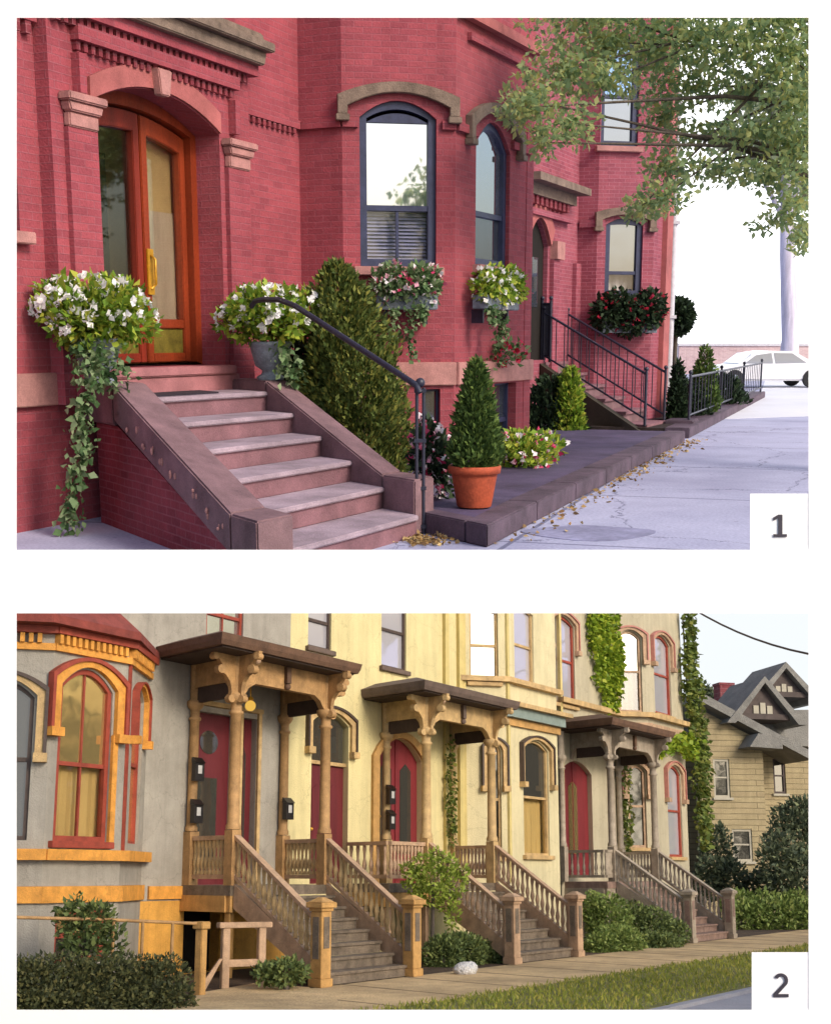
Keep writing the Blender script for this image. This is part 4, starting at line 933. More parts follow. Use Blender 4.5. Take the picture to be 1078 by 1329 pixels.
mat('door_red', '64262a', .45, .18, 5, .1, streak=True)
mat('door_red_bright', '782a2e', .45, .15, 5, .1, streak=True)
mat('step_wood', '7d6f5e', .85, .3, 5, .3, fine=50, weather=.3)
mat('step_pink', '947a6c', .85, .25, 5, .25, weather=.25)
mat('step_brick', '946258', .85, .2, 5, .2)
mat('brown_metal', '4a3c34', .6, .2, 10, .1)
mat('mail_black', '2a2420', .4, .2, 10, .05)
mat('paper_white', 'd2cfc6', .7, .08, 10, .05)
mat('teal_trim', '7f8c84', .7, .12, 6, .1)
mat('shade_cream', 'dcc48e', .8, .1, 3, .05, streak=True)
mat('walk_tan', 'cbae80', .9, .2, .6, .3, fine=25, weather=.3)
mat('asphalt', '8f8f96', .9, .12, 1.2, .3, fine=30)
mat('garden_earth', '4c3c2c', .95, .35, 1.5, .5, fine=14)
mat('lawn_base', '6b6a38', .95, .3, 1.2, .3, fine=20)
brick('clapboard', 'ab9c78', 'a49472', '84785c', bw=6, bh=.22, ms=.02, blot=.2)
mat('far_shingle', '7c7a74', .9, .18, 2, .3, fine=20)
mat('far_timber', '4e4440', .8, .2, 4, .1)
mat('far_plaster', 'a8a290', .85, .1, 3, .1)
brick('chimney_brick', '8c4448', '7c3a40', 'a08080', bw=.5, bh=.18)
mat('rock_white', 'd2d0cc', .9, .12, 12, .6, fine=25)
emit('sky_pale', 'e4e9ec', .8); emit('lamp_glow', 'e0b050', .75)
glass('warm_glass', 'd8bc80', .8, .05, .004); glass('pale_glass', 'd4d4cc', .85, .04, .004); glass('dark_glass', '6c6a62', .75, .05, .004); glass('lilac_glass', 'd2d0d6', .55, .05, .004)
clearglass('shade_pane', 'f2efe6', .05)
leafmat('hedge_leaf', ['485634', '5a6a3c', '6c7a46', '848e50'], .65, .2)
leafmat('hedge_leaf_dark', ['3e4430', '4e5436', '60643e', '747046'], .65, .2)
leafmat('bush_leaf', ['566a34', '6c8040', '82944e', '9aa45e'], .6, .25)
leafmat('ball_leaf', ['6a7c34', '84963e', '9cae4a', 'b0bc58'], .6, .35)
leafmat('ivy_leaf', ['5c7422', '77902a', '93a834', 'b0b83c'], .55, .3)
leafmat('ivy_dark', ['4a5a2a', '5f7034', '77843e', '8a8a44'], .6, .25)
leafmat('far_leaf', ['465040', '55604a', '657054', '767c58'], .65, .2)
leafmat('grass_blade', ['6c7830', '808838', '949440', 'a89e50'], .7, .3)

t2 = Vector((math.sin(rad(32.3)), math.cos(rad(32.3)))); n2v = Vector((.687, -.727))
F2 = Frame(2, (-3.85, 22.49), t2, n2v)
def w_of(px, py):
    g = gr(2, px, py) - Vector((F2.O.x, F2.O.y, 0)); a, b, c, d = F2.t.x, F2.n.x, F2.t.y, F2.n.y; return (a * g.y - c * g.x) / (a * d - b * c)
WS = (w_of(593, 1297) + w_of(975, 1236) + w_of(780, 1266)) / 3; WR = (w_of(846, 1309) + w_of(975, 1278)) / 2
def zcap(F, u, w=0, py=727):
    r = ray(2, 0, py); return F.p(u, w, 0).y * r.z / r.y
zf = -.16; WC, WN = 1.3, 3.58
ZT = lambda px, py: F2.z(px, py)

def at_w(px, py, w):                          # point on the surface w in front of the house line
    u, z = F2.uz(px, py, w); return F2.p(u, w, z)
# --- ground sheets
def sheet(name, m, w0, w1, z, label, u0=-16, u1=70, dz=.06):
    mbx = MB(); mbx.slab([F2.p(u0, w0, 0), F2.p(u1, w0, 0), F2.p(u1, w1, 0), F2.p(u0, w1, 0)], z - dz, z); return mbx.single(name, m, label, None, 2, kind='structure')
sheet('garden_bed', 'garden_earth', -40, 3.6, G - .01, 'bare earth of the front gardens')
sheet('sidewalk', 'walk_tan', 3.601, WS, G, 'tan sidewalk in front of the painted houses')
sheet('grass_strip', 'lawn_base', WS + .001, WR, G - .005, 'grass strip between sidewalk and road')
sheet('road', 'asphalt', WR + .15, 34, G - .06, 'grey asphalt road')
mb = MB(); mb.slab([F2.p(-16, WR + .001, 0), F2.p(70, WR + .001, 0), F2.p(70, WR + .148, 0), F2.p(-16, WR + .148, 0)], G - .2, G - .012); mb.single('road_kerb', 'asphalt', 'low kerb of the grey road', None, 2, kind='structure')
n = 26000; uu = rng.random(n) ** 1.3 * 34 - 6; ww = WS + .02 + rng.random(n) * (WR - WS)
P = np.stack([F2.O.x + t2.x * uu + n2v.x / n2v.length * ww, F2.O.y + t2.y * uu + n2v.y / n2v.length * ww, np.full(n, G)], 1)
leaves('grass', 'grass_blade', None, P, np.tile([0, 0, 1.0], (n, 1)), .07, .22, .2, .5, 'stuff', ('short green grass on the strip beside the road', 'grass', 2, (0, 0, 0)))

def bandf(F, u0, u1, w0, w1, za, zb, name, m, par, bev=0):
    mbx = MB(); mbx.box(F, u0, u1, w0, w1, za, zb); return mbx.build(name, m, par, bev)
def hood2(F, o, par, m_out, m_in=None, th=.16, drop=None, gap=.04):
    """eyebrow hood: painted surround with ears reaching part way down"""
    a, b, c, d, r = o
    drop = drop if drop is not None else (d - c) * .32
    for k, (mm, g, t, w) in enumerate(((m_out, gap + th * .72, th * .28, .12), (m_in or m_out, gap, th * .72, .08))):
        aa, bb = a - g, b + g; ar = arc(aa, bb, d + g * .6, r, 12); mbx = MB()
        mbx.strip(F, ar, [(u + (u - (aa + bb) / 2) / (bb - aa) * 2 * t, z + t) for u, z in ar], .002, w)
        mbx.prism(F, [(aa - t, d - drop), (aa, d - drop), (aa, d + g * .6), (aa - t, d + g * .6 + t)], .002, w); mbx.prism(F, [(bb, d - drop), (bb + t, d - drop), (bb + t, d + g * .6 + t), (bb, d + g * .6)], .002, w)
        hd = mbx.build('hood_mould' if k == 0 else 'hood_inner', mm, par)
    for u in (a - gap - th * .5, b + gap + th * .5):
        mbx = MB(); mbx.box(F, u - th * .6, u + th * .6, .002, .16, d - drop - .13, d - drop - .002); mbx.build('hood_stop', m_in or m_out, par)
def win(F, px0, px1, pyb, pyt, rise=0.0, pxm=None, w=0):
    pm = (px0 + px1) / 2; zt = F.z(pm, pyt, w)
    return (F.u(px0, (pyb + pyt) / 2, w), F.u(px1, (pyb + pyt) / 2, w), F.z(pm, pyb, w), zt - rise, rise)

mb = MB(); q = [gr(2, *p) for p in ((190, 1330), (262, 1289), (330, 1277), (400, 1282), (440, 1300), (460, 1330))]; mb.slab(q, G - .009, G + .012); mb.single('path', 'walk_tan', 'short tan path between the gate posts and the sidewalk', None, 2, kind='structure')

mb = MB()
for i in range(26):
    u_ = -8 + 1.7 * i; mb.slab([F2.p(u_, 3.61, 0), F2.p(u_ + .03, 3.61, 0), F2.p(u_ + .03, WS - .01, 0), F2.p(u_, WS - .01, 0)], G + .0005, G + .004)
mat('joint_dark', '7c6a50', .95, .2, 3, 0); mb.single('sidewalk_joints', 'joint_dark', 'dark joints across the tan sidewalk', None, 2, kind='structure')

# --- house A: grey house with the orange trimmed bay
uA1 = F2.u(376, 880); uA0 = F2.u(40, 900); uAm = F2.u(190, 880)
ZR = 7.0
ha = thing('painted_house', 'grey stucco house with an orange trimmed bay window, leftmost of the row', 'house', 2, tuple(F2.p(0, 0, G)))
segA = [(uA0, uAm, zcap(F2, uA0, 0, 745)), (uAm, uA1, zcap(F2, uAm))]
dA = (F2.u(249, 1000), F2.u(303, 1000), zf, F2.z(276, 925), 0)
dA2 = (F2.u(312, 1000), F2.u(332, 1000), zf, F2.z(322, 932), 0)
wA = win(F2, 268, 316, 842, 770)
bdoor = (F2.u(238, 1210), F2.u(285, 1210), G, F2.z(260, 1170), 0)
mb = MB(); wall(mb, F2, uA0, uAm, zf - .25, segA[0][2], [], depth=.3); wall(mb, F2, uAm + .001, uA1, zf - .25, segA[1][2], [dA, dA2, wA], depth=.3); mb.build('wall', 'grey_stucco', ha)
mb = MB(); wall(mb, F2, uA0, uA1, G - .05, zf - .252, [(bdoor[0], bdoor[1], bdoor[2], bdoor[3], 0)], depth=.3); mb.build('base_wall', 'orange_lit_stucco', ha)
mb = MB(); mb.box(F2, bdoor[0] - .1, bdoor[1] + .1, -.32, -.302, G - .05, bdoor[3]); mb.build('basement_door', 'dark_room', ha)
# bay: corners in plan
q2 = lambda u, w: F2.O + F2.t * u + F2.n * w
wb = .85
c1_ = q2(F2.u(62, 1000, wb), wb); c2_ = q2(F2.u(161, 1000, wb), wb); c3_ = q2(F2.u(189, 1000, 0), 0)
c0_ = c1_ - Vector((.97, .24)) * 4.2
GA0, GA1, GA2 = frame2(2, c0_, c1_), frame2(2, c1_, c2_), frame2(2, c2_, c3_)
l0, l1, l2 = (c1_ - c0_).length, (c2_ - c1_).length, (c3_ - c2_).length
zst = GA1.z(110, 1103); zsb = GA1.z(110, 1117); zb1, zb0 = GA1.z(110, 1150), GA1.z(110, 1171)
ztop = GA1.z(110, 826)
wa1 = win(GA1, 74, 143, 1103, 868, .3)
wa1 = (wa1[0], wa1[1], zst + .12, wa1[3], wa1[4])
wa0 = (GA0.u(22, 1000) - .75, GA0.u(40, 1000), zst + .12, GA0.z(35, 905), .25)
wa2 = (l2 * .3, l2 * .78, zst + .12, GA2.z(175, 905), .2)
ws1 = (GA1.u(72, 1200), GA1.u(138, 1200), GA1.z(105, 1248), GA1.z(105, 1180), 0)
mb = MB()
wall(mb, GA0, 0, l0, zb1 + .002, ztop, [wa0], w=.0, depth=.2); wall(mb, GA1, 0, l1, zb1 + .002, ztop, [wa1], w=.0005, depth=.2); wall(mb, GA2, 0, l2, zb1 + .002, ztop, [wa2], depth=.2); mb.build('bay_wall', 'grey_stucco', ha)
mb = MB(); wall(mb, GA0, 0, l0, G - .05, zb0, [], depth=.2); wall(mb, GA1, 0, l1, G - .05, zb0, [ws1], w=.0005, depth=.2); wall(mb, GA2, 0, l2, G - .05, zb0, [], depth=.2); mb.build('bay_base', 'grey_stucco', ha)
inner = [c0_ + Vector((.1, .5)), c1_ + Vector((.0, .5)), c2_ + Vector((-.35, .25)), c3_ + Vector((-.5, 0)), c3_ + Vector((-3, 0))]
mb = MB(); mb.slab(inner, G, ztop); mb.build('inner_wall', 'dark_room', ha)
for F_, L_, e in ((GA0, l0, .0), (GA1, l1, .001), (GA2, l2, .0)):
    bandf(F_, -.03, L_ + .03, -.19, .06 + e, zb0 + .001, zb1, 'base_band', 'orange_trim', ha); bandf(F_, -.05, L_ + .05, .002, .15 + e, zsb, zst, 'sill_band', 'orange_trim', ha)
    bandf(F_, -.02, L_ + .02, .002, .07 + e, ztop - .3, ztop - .2, 'frieze', 'orange_trim', ha); bandf(F_, -.05, L_ + .05, .002, .15 + e, ztop - .06, ztop + .04, 'frieze', 'red_trim', ha)
    dentils(F_, 0, L_, .002, .12 + e, ztop - .199, ztop - .065, .12, ha, 'orange_trim')
bandf(F2, c3_.x * 0 + F2.u(190, 1200), bdoor[0] - .03, .002, .05, zb0, zb1 - .02, 'base_band', 'orange_trim', ha)
# bay roof with wide eaves
oc = Vector((.35, -.3)); r0, r1, r2_, r3 = c0_ + Vector((-.1, -.42)), c1_ + Vector((.1, -.42)), c2_ + Vector((.22, -.2)), c3_ + Vector((.14, .12))
bk0, bk1 = q2(F2.u(189, 1000) + .05, -.2), c0_ + Vector((0, 3.5))
mb = MB(); lo_ = [r0, r1, r2_, r3, bk0, bk1]; zt_ = ztop + .1
mb.slab(lo_, ztop + .042, ztop + .16)
ctr = sum(lo_, Vector((0, 0))) / 6; hi_ = [p.lerp(ctr, .45) for p in lo_]
mb.hexa([v3(p, ztop + .161) for p in lo_], [v3(p, ztop + .95) for p in hi_]); mb.build('bay_roof', 'roof_red', ha)
sash_window(GA1, wa1, ha, 'red_trim', 'warm_glass', w=-.08, fr=.075, mid=.44, muntin=2, curtain='shade_cream', lower='shade_pane', m_sill='red_trim')
sash_window(GA0, wa0, ha, 'brown_metal', 'dark_glass', w=-.1, fr=.06, mid=.5, sill=False); sash_window(GA2, wa2, ha, 'red_trim', 'warm_glass', w=-.1, fr=.04, mid=.5, sill=False)
sash_window(GA1, ws1, ha, 'red_trim', 'warm_glass', w=-.1, fr=.07, mid=.5, sill=False, lower='dark_glass')
hood2(GA1, wa1, ha, 'red_trim', 'orange_trim', .2, .62); hood2(GA0, wa0, ha, 'brown_metal', 'cream_trim', .16, .8); hood2(GA2, wa2, ha, 'red_trim', 'orange_trim', .1, .62, .02)
for F_, o_ in ((GA1, wa1),):
    for u0, u1 in ((o_[1] + .0, o_[1] + .1), ): bandf(F_, u0, u1, .002, .06, o_[2], o_[3] - .64, 'window_trim', 'orange_trim', ha)
bandf(GA2, .02, .07, .002, .05, zst, ztop - .3, 'corner_trim', 'red_trim', ha)
sash_window(F2, wA, ha, 'red_trim', 'pale_glass', w=-.1, fr=.06, mid=.6, muntin=2)
def panel_door(F, o, par, m, gl, wdt, style='oval', w=-.16, label=None):
    a, b, c, d, r = o; mb = MB(); mb.prism(F, outline(o, 12), w - .05, w); dr = mb.build('door', m, par, label=label); wd = b - a; hh = d + r - c
    if style == 'oval':
        mb = MB(); mb.prism(F, [(a + wd * (.5 + .22 * math.cos(t)), c + hh * (.83 + .07 * math.sin(t))) for t in [i * math.pi / 10 for i in range(20)]], w + .002, w + .012); mb.build('pane', gl, dr)
        mb = MB(); mb.box(F, a + wd * .22, a + wd * .72, w + .002, w + .012, c + hh * .14, c + hh * .62); mb.build('pane', gl, dr)
    else:
        for f0, f1 in (((.08, .47), (.53, .92)) if style == 'double' else ((.28, .72),)):
            mb = MB(); pts = [(a + wd * (f0 + (f1 - f0) * .18), c + hh * .2), (a + wd * (f1 - (f1 - f0) * .18), c + hh * .2), (a + wd * (f1 - (f1 - f0) * .18), c + hh * .78), (a + wd * (f0 + f1) / 2, c + hh * .83), (a + wd * (f0 + (f1 - f0) * .18), c + hh * .78)]
            mb.prism(F, pts, w + .002, w + .012); mb.build('pane', gl, dr)
            mb = MB(); mb.box(F, a + wd * f0, a + wd * f1, w + .002, w + .02, c + .06, c + hh * .15); mb.build('door_panel', m, dr)
        mb = MB(); mb.box(F, a + wd * .49, a + wd * .51, w + .001, w + .024, c, d + r * .9); mb.build('door_panel', m, dr)
    mb = MB(); mb.ball(F.p(a + wd * .12, w + .05, c + hh * .45), .035, 8); mb.build('door_knob', 'brass', dr); return dr
panel_door(F2, dA, ha, 'door_red', 'dark_glass', 1, 'oval', label='dark red door with an oval pane above a tall pane')
panel_door(F2, dA2, ha, 'door_red', 'dark_glass', 1, 'single', label='narrow dark red side panel beside the door')
for o_ in (dA, dA2): bandf(F2, o_[0] - .09, o_[0] - .005, .002, .07, zf, o_[3] + .1, 'door_trim', 'cream_trim', ha); bandf(F2, o_[1] + .005, o_[1] + .09, .002, .07, zf, o_[3] + .1, 'door_trim', 'cream_trim', ha)
bandf(F2, dA[0] - .1, dA2[1] + .1, .002, .1, dA[3] + .102, dA[3] + .18, 'door_trim', 'cream_trim', ha)

# --- house B: cream house in the middle
uB1 = F2.u(724, 930)
hb2 = thing('painted_house', 'cream yellow house in the middle of the row, with a two storey bay', 'house', 2, tuple(F2.p(uA1, 0, G)))
uBb = F2.u(598, 980)                          # bay starts
uBm = F2.u(470, 880); segB = [(uA1 + .002, uBm, zcap(F2, uA1)), (uBm + .001, uBb + .6, zcap(F2, uBm))]
dB0 = (F2.u(404, 1000) , F2.u(452, 1000), zf, F2.z(428, 940), .22)
dB = (F2.u(490, 1020), F2.u(547, 1020), zf, F2.z(518, 985), F2.z(518, 958) - F2.z(518, 985))
w1_ = win(F2, 400, 430, 842, 770); w2_ = win(F2, 495, 527, 868, 770)
mb = MB(); wall(mb, F2, uA1 + .002, uBm, G - .05, segB[0][2], [dB0, w1_], depth=.3); wall(mb, F2, uBm + .001, uBb + .6, G - .05, segB[1][2], [dB, w2_], depth=.3); mb.build('wall', 'cream_stucco', hb2)
p0 = q2(uBb, .02); p1 = p0 + Vector((.97, .24)) * 1; FB_l = Frame(2, p0, (.97, .24)); lL = FB_l.u(657, 980); p1 = p0 + FB_l.t * lL
FB_f = Frame(2, p1, tuple(t2)); lF = FB_f.u(723, 980); p2 = p1 + FB_f.t * lF
FB_l, FB_f = frame2(2, p0, p1), frame2(2, p1, p2); FB_r = frame2(2, p2, p2 - F2.n * 1.4)
topB = zcap(FB_l, 0); topB2 = zcap(FB_f, 0)
x1 = win(FB_l, 609, 646, 885, 790, .1); x2w = win(FB_f, 667, 692, 887, 790, .1)
y1 = win(FB_l, 636, 656, 1105, 958, .25); y1 = (FB_l.u(634, 1000), lL - .14, FB_l.z(640, 1112), FB_l.z(640, 975), .2); y2 = win(FB_f, 679, 712, 1110, 962, .22)
mb = MB(); wall(mb, FB_l, 0, lL, G - .05, topB, [x1, y1], depth=.2); wall(mb, FB_f, 0, lF, G - .05, topB2, [x2w, y2], w=.0005, depth=.2); wall(mb, FB_r, 0, 1.4, G - .05, topB2, depth=.2); mb.build('bay_wall', 'pale_cream', hb2)
mb = MB(); mb.slab([p0 + Vector((.2, .7)), p1 + Vector((-.1, .5)), p2 + Vector((-.9, .0)), q2(uB1 - .3, -.5)], G, topB - .2); mb.build('inner_wall', 'dark_room', hb2)
for nm, F_, o_, gl in (('w', F2, w1_, 'lilac_glass'), ('w', F2, w2_, 'lilac_glass'), ('w', FB_l, x1, 'pale_glass'), ('w', FB_f, x2w, 'lilac_glass'), ('w', FB_l, y1, 'dark_glass'), ('w', FB_f, y2, 'dark_glass')):
    sash_window(F_, o_, hb2, 'brown_metal' if F_ is F2 else 'cream_trim', gl, w=-.1, fr=.05, mid=.5, m_sill='roof_grey' if F_ is F2 else 'cream_trim', curtain='shade_cream' if o_ is y2 else None, lower='shade_pane' if o_ is y2 else None)
for F_, o_ in ((FB_l, y1), (FB_f, y2)): hood2(F_, o_, hb2, 'brown_metal', 'cream_trim', .14, .8)
for F_, L_, e in ((FB_l, lL, 0), (FB_f, lF, .001)):
    zc = FB_f.z(690, 925); bandf(F_, -.1, L_ + .25, .002, .34 + e, zc, zc + .1, 'bay_cornice', 'cream_trim', hb2); bandf(F_, -.05, L_ + .1, .002, .2 + e, zc - .24, zc - .002, 'bay_frieze', 'teal_trim', hb2); bandf(F_, -.02, L_ + .05, .002, .08 + e, zc - .42, zc - .25, 'bay_frieze', 'ochre_trim', hb2)
    zc = FB_f.z(690, 888); bandf(F_, -.05, L_ + .1, .002, .16 + e, zc - .12, zc, 'sill_band', 'cream_trim', hb2)
for uu_, wd in ((F2.u(574, 850), .16), (F2.u(592, 850), .22)): bandf(F2, uu_, uu_ + wd, .002, .1, zf, segB[1][2] - .01, 'pilaster', 'cream_shade', hb2)
bandf(FB_l, 0.0, .1, .002, .06, zf, topB, 'pilaster', 'cream_shade', hb2); bandf(FB_f, 0, .1, .002, .06, zf, topB2, 'pilaster', 'cream_shade', hb2)
# side door with its transom under a little hood
oT = (dB0[0], dB0[1], F2.z(428, 990), dB0[3], dB0[4]); oD = (dB0[0], dB0[1], zf, F2.z(428, 992), 0)
panel_door(F2, oD, hb2, 'door_red', 'door_red', 1, 'double', label='plain red double door under the small transom window')
mb = MB(); mb.prism(F2, outline((oT[0] + .06, oT[1] - .06, oT[2] + .03, oT[3] - .02, oT[4]), 10), -.14, -.13); tw = mb.build('transom_window', 'dark_glass', hb2)
mb = MB(); mb.box(F2, oT[0], oT[1], -.16, -.08, oT[2] - .04, oT[2] + .03); mb.box(F2, (oT[0] + oT[1]) / 2 - .05, (oT[0] + oT[1]) / 2 + .05, -.16, -.08, oT[2] + .031, oT[3] + .1); mb.build('frame', 'cream_trim', tw)
hood2(F2, oT, hb2, 'brown_metal', 'cream_trim', .17, .5)
panel_door(F2, dB, hb2, 'door_red_bright', 'dark_glass', 1, 'double', label='bright red arched double door')
mb = MB(); ar = arc(dB[0] - .02, dB[1] + .02, dB[3], dB[4], 12); mb.strip(F2, ar, [(u + (u - (dB[0] + dB[1]) / 2) * .25, z + .14 * (1 - abs((u - (dB[0] + dB[1]) / 2) / ((dB[1] - dB[0]) / 2 + .02)) ** 5)) for u, z in ar], .002, .08); mb.build('door_arch', 'ochre_trim', hb2)
hB = (dB[1] - dB[0]) / 2 * .25 + .02
for ua in (dB[0] - hB - .01, dB[1] + .01): bandf(F2, ua, ua + hB, .002, .08, zf, dB[3], 'door_trim', 'ochre_trim', hb2)

# --- house C: sage house at the end with creepers
hc = thing('painted_house', 'sage grey house at the far end of the row, hung with creepers', 'house', 2, tuple(F2.p(uB1, 0, G)))
uC0 = uB1 + .003; uCb = F2.u(803, 1000); topC0 = zcap(F2, uC0)
dC = (F2.u(728, 1040), F2.u(768, 1040), zf + .1, F2.z(748, 1003), F2.z(748, 988) - F2.z(748, 1003))
z1_ = win(F2, 716, 745, 914, 800, .2)
mb = MB(); wall(mb, F2, uC0, uCb + .7, G - .05, topC0, [dC, z1_], depth=.3); mb.build('wall', 'sage_stucco', hc)
s0_ = q2(uCb, .02); FC_l = Frame(2, s0_, (.97, .24)); lL = FC_l.u(841, 980); s1_ = s0_ + FC_l.t * lL
FC_f = Frame(2, s1_, tuple(t2)); lF = FC_f.u(889, 1000); s2_ = s1_ + FC_f.t * lF
FC_l, FC_f = frame2(2, s0_, s1_), frame2(2, s1_, s2_); FC_r = frame2(2, s2_, s2_ - F2.n * 3.2)
topC = zcap(FC_l, 0)
z2w = (FC_l.u(802, 870), FC_l.u(832, 870), FC_l.z(815, 924), FC_l.z(815, 828), .22); z3w = (FC_f.u(848, 870), FC_f.u(869, 870), FC_f.z(858, 927), FC_f.z(858, 836), .25)
v1 = (FC_l.u(815, 1050), FC_l.u(838, 1050), FC_l.z(825, 1100), FC_l.z(825, 1002), .2); v2 = (FC_f.u(866, 1050), FC_f.u(884, 1050), FC_f.z(875, 1112), FC_f.z(875, 1005), .25)
mb = MB(); wall(mb, FC_l, 0, lL, G - .05, topC, [z2w, v1], depth=.2); wall(mb, FC_f, 0, lF, G - .05, topC, [z3w, v2], w=.0005, depth=.2); wall(mb, FC_r, 0, 3.2, G - .05, topC, depth=.2); mb.build('bay_wall', 'sage_stucco', hc)
mb = MB(); mb.slab([s0_ + Vector((.2, .9)), s1_ + Vector((-.1, .6)), s2_ + Vector((-1.0, .1)), s2_ - F2.n * 2.5 - t2 * .5], G, topC - .1); mb.build('inner_wall', 'dark_room', hc)
for F_, o_, gl in ((F2, z1_, 'lilac_glass'), (FC_l, z2w, 'pale_glass'), (FC_f, z3w, 'lilac_glass'), (FC_l, v1, 'dark_glass'), (FC_f, v2, 'lilac_glass')):
    sash_window(F_, o_, hc, 'red_trim' if F_ is FC_f or F_ is F2 else 'tan_trim', gl, w=-.1, fr=.07, mid=.5, m_sill='cream_trim', curtain='shade_cream' if o_ is z2w else None); hood2(F_, o_, hc, 'pink_trim', 'tan_trim', .17, (o_[3] - o_[2]) * .3)
for F_, L_, e in ((FC_l, lL, 0), (FC_f, lF, .001), (F2, 0, 0)):
    a_, b_2 = (uC0, uCb + .1) if F_ is F2 else (-.05, L_ + .12); zc = FC_f.z(865, 932)
    bandf(F_, a_, b_2, .002, .2 + e, zc - .14, zc, 'sill_band', 'cream_trim', hc)
    if F_ is not F2: bandf(F_, a_, b_2, .002, .26 + e, zc - .9, zc - .75, 'bay_cornice', 'red_trim', hc); bandf(F_, a_, b_2, .002, .1 + e, zc - .749, zc - .3, 'bay_frieze', 'tan_trim', hc)
bandf(F2, uC0, uC0 + .12, .002, .1, zf, topC0, 'pilaster', 'cream_shade', hc)
panel_door(F2, dC, hc, 'door_red_bright', 'warm_glass', 1, 'single', label='red arched door with one tall pale pane')
# bodies and flat tops behind the fronts
for par, ua, ub, zz, mm in [(ha, a, b - .002, z, 'grey_stucco') for a, b, z in segA] + [(hb2, a, b - .002, z, 'cream_stucco') for a, b, z in segB] + [(hb2, uBb + .605, uB1, topB2, 'cream_stucco'), (hc, uB1, uCb + 2.8, topC0 - .3, 'sage_stucco')]:
    mb = MB(); mb.box(F2, ua, ub - .002, -5, -4.8, G, zz - .12); mb.box(F2, ua, ub - .004, -4.8, -2.2, zz - .1, zz - .02); mb.box(F2, ua + .01, ub - .01, -2.19, -.31, zz - .1, zz - .02); mb.build('back_wall', mm, par)
    mb = MB(); mb.box(F2, ua + .02, ub - .02, -1.7, -1.6, G, zz - .13); mb.build('inner_wall', 'dark_room', par)
mb = MB(); mb.slab([s0_ + Vector((0, .25)), s1_ + Vector((-.05, .25)), s2_ + Vector((-.28, -.0)), s2_ - F2.n * 2.9 - t2 * .3, q2(uCb, -.35)], topC - .1, topC - .01); mb.build('roof', 'roof_grey', hc)
mb = MB(); mb.slab([p0 + Vector((0, .25)), p1 + Vector((-.05, .25)), p2 + Vector((-.28, -.0)), q2(uB1 - .25, -.35), q2(uBb, -.35)], topB2 - .3, topB2 - .21); mb.build('roof', 'roof_grey', hb2)
# eave bracket at the far corner
ec = q2(uCb + 2.6, -.6); ez = at(2, 905, 855, 42).z
mb = MB(); e0_ = s2_ - F2.n * .5; mb.hexa([v3(e0_, ez - .25), v3(e0_ + t2 * 1.0, ez - .05), v3(e0_ + t2 * 1.0 - F2.n * 2, ez - .05), v3(e0_ - F2.n * 2, ez - .25)], [v3(e0_, ez), v3(e0_ + t2 * 1.2, ez + .12), v3(e0_ + t2 * 1.2 - F2.n * 2, ez + .12), v3(e0_ - F2.n * 2, ez)]); mb.build('eave', 'pink_trim', hc)

# --- the porches
def bal_prof(h): return [(.034, 0), (.038, h * .08), (.024, h * .14), (.046, h * .3), (.04, h * .4), (.022, h * .55), (.027, h * .75), (.038, h * .86), (.034, h)]
def balustrade(par, A, B, za, zb, h, n, m_rail, m_bal, name='balustrade'):
    """A, B plan points; za, zb floor heights; h rail height"""
    A3, B3 = v3(A, za), v3(B, zb); d = (B3 - A3); dn = Vector((d.x, d.y)).normalized(); sd = Vector((-dn.y, dn.x)) * .055
    mb = MB(); T = lambda P, s, z: v3(P + sd * s, z)
    mb.hexa([T(A, -1, za + h - .07), T(A, 1, za + h - .07), T(B, 1, zb + h - .07), T(B, -1, zb + h - .07)], [T(A, -1.1, za + h), T(A, 1.1, za + h), T(B, 1.1, zb + h), T(B, -1.1, zb + h)])
    r = mb.build(name, m_rail, par)
    mb = MB(); mb.hexa([T(A, -.7, za + .1), T(A, .7, za + .1), T(B, .7, zb + .1), T(B, -.7, zb + .1)], [T(A, -.7, za + .17), T(A, .7, za + .17), T(B, .7, zb + .17), T(B, -.7, zb + .17)]); mb.build('bottom_rail', m_rail, r)
    for i in range(n):
        p = A3.lerp(B3, (i + .5) / n); mb = MB(); mb.lathe(p + Vector((0, 0, .172)), bal_prof(h - .245), 8); mb.build('baluster', m_bal, r)
    return r
def column(par, u, w, z0, z1, m, r=.075, full=True, mb_m='brown_metal'):
    c = F2.p(u, w, z0); mb = MB(); H = z1 - z0
    mb.box(F2, u - .11, u + .11, w - .11, w + .11, z0, z0 + .88) if full else None
    mb.lathe(c, [(r * 1.25, .89 if full else .0), (r * 1.25, .95 if full else .06), (r, 1.0 if full else .1), (r * .92, H * .74), (r * 1.25, H * .745), (r * 1.25, H * .755), (r * .92, H * .76), (r * .92, H * .79), (r * 1.4, H * .8), (r * 1.75, H * .815), (r * 1.75, H * .83), (r * 1.1, H * .84), (r * 1.2, H)], 14)
    return mb.build('column', m, par, label=None)
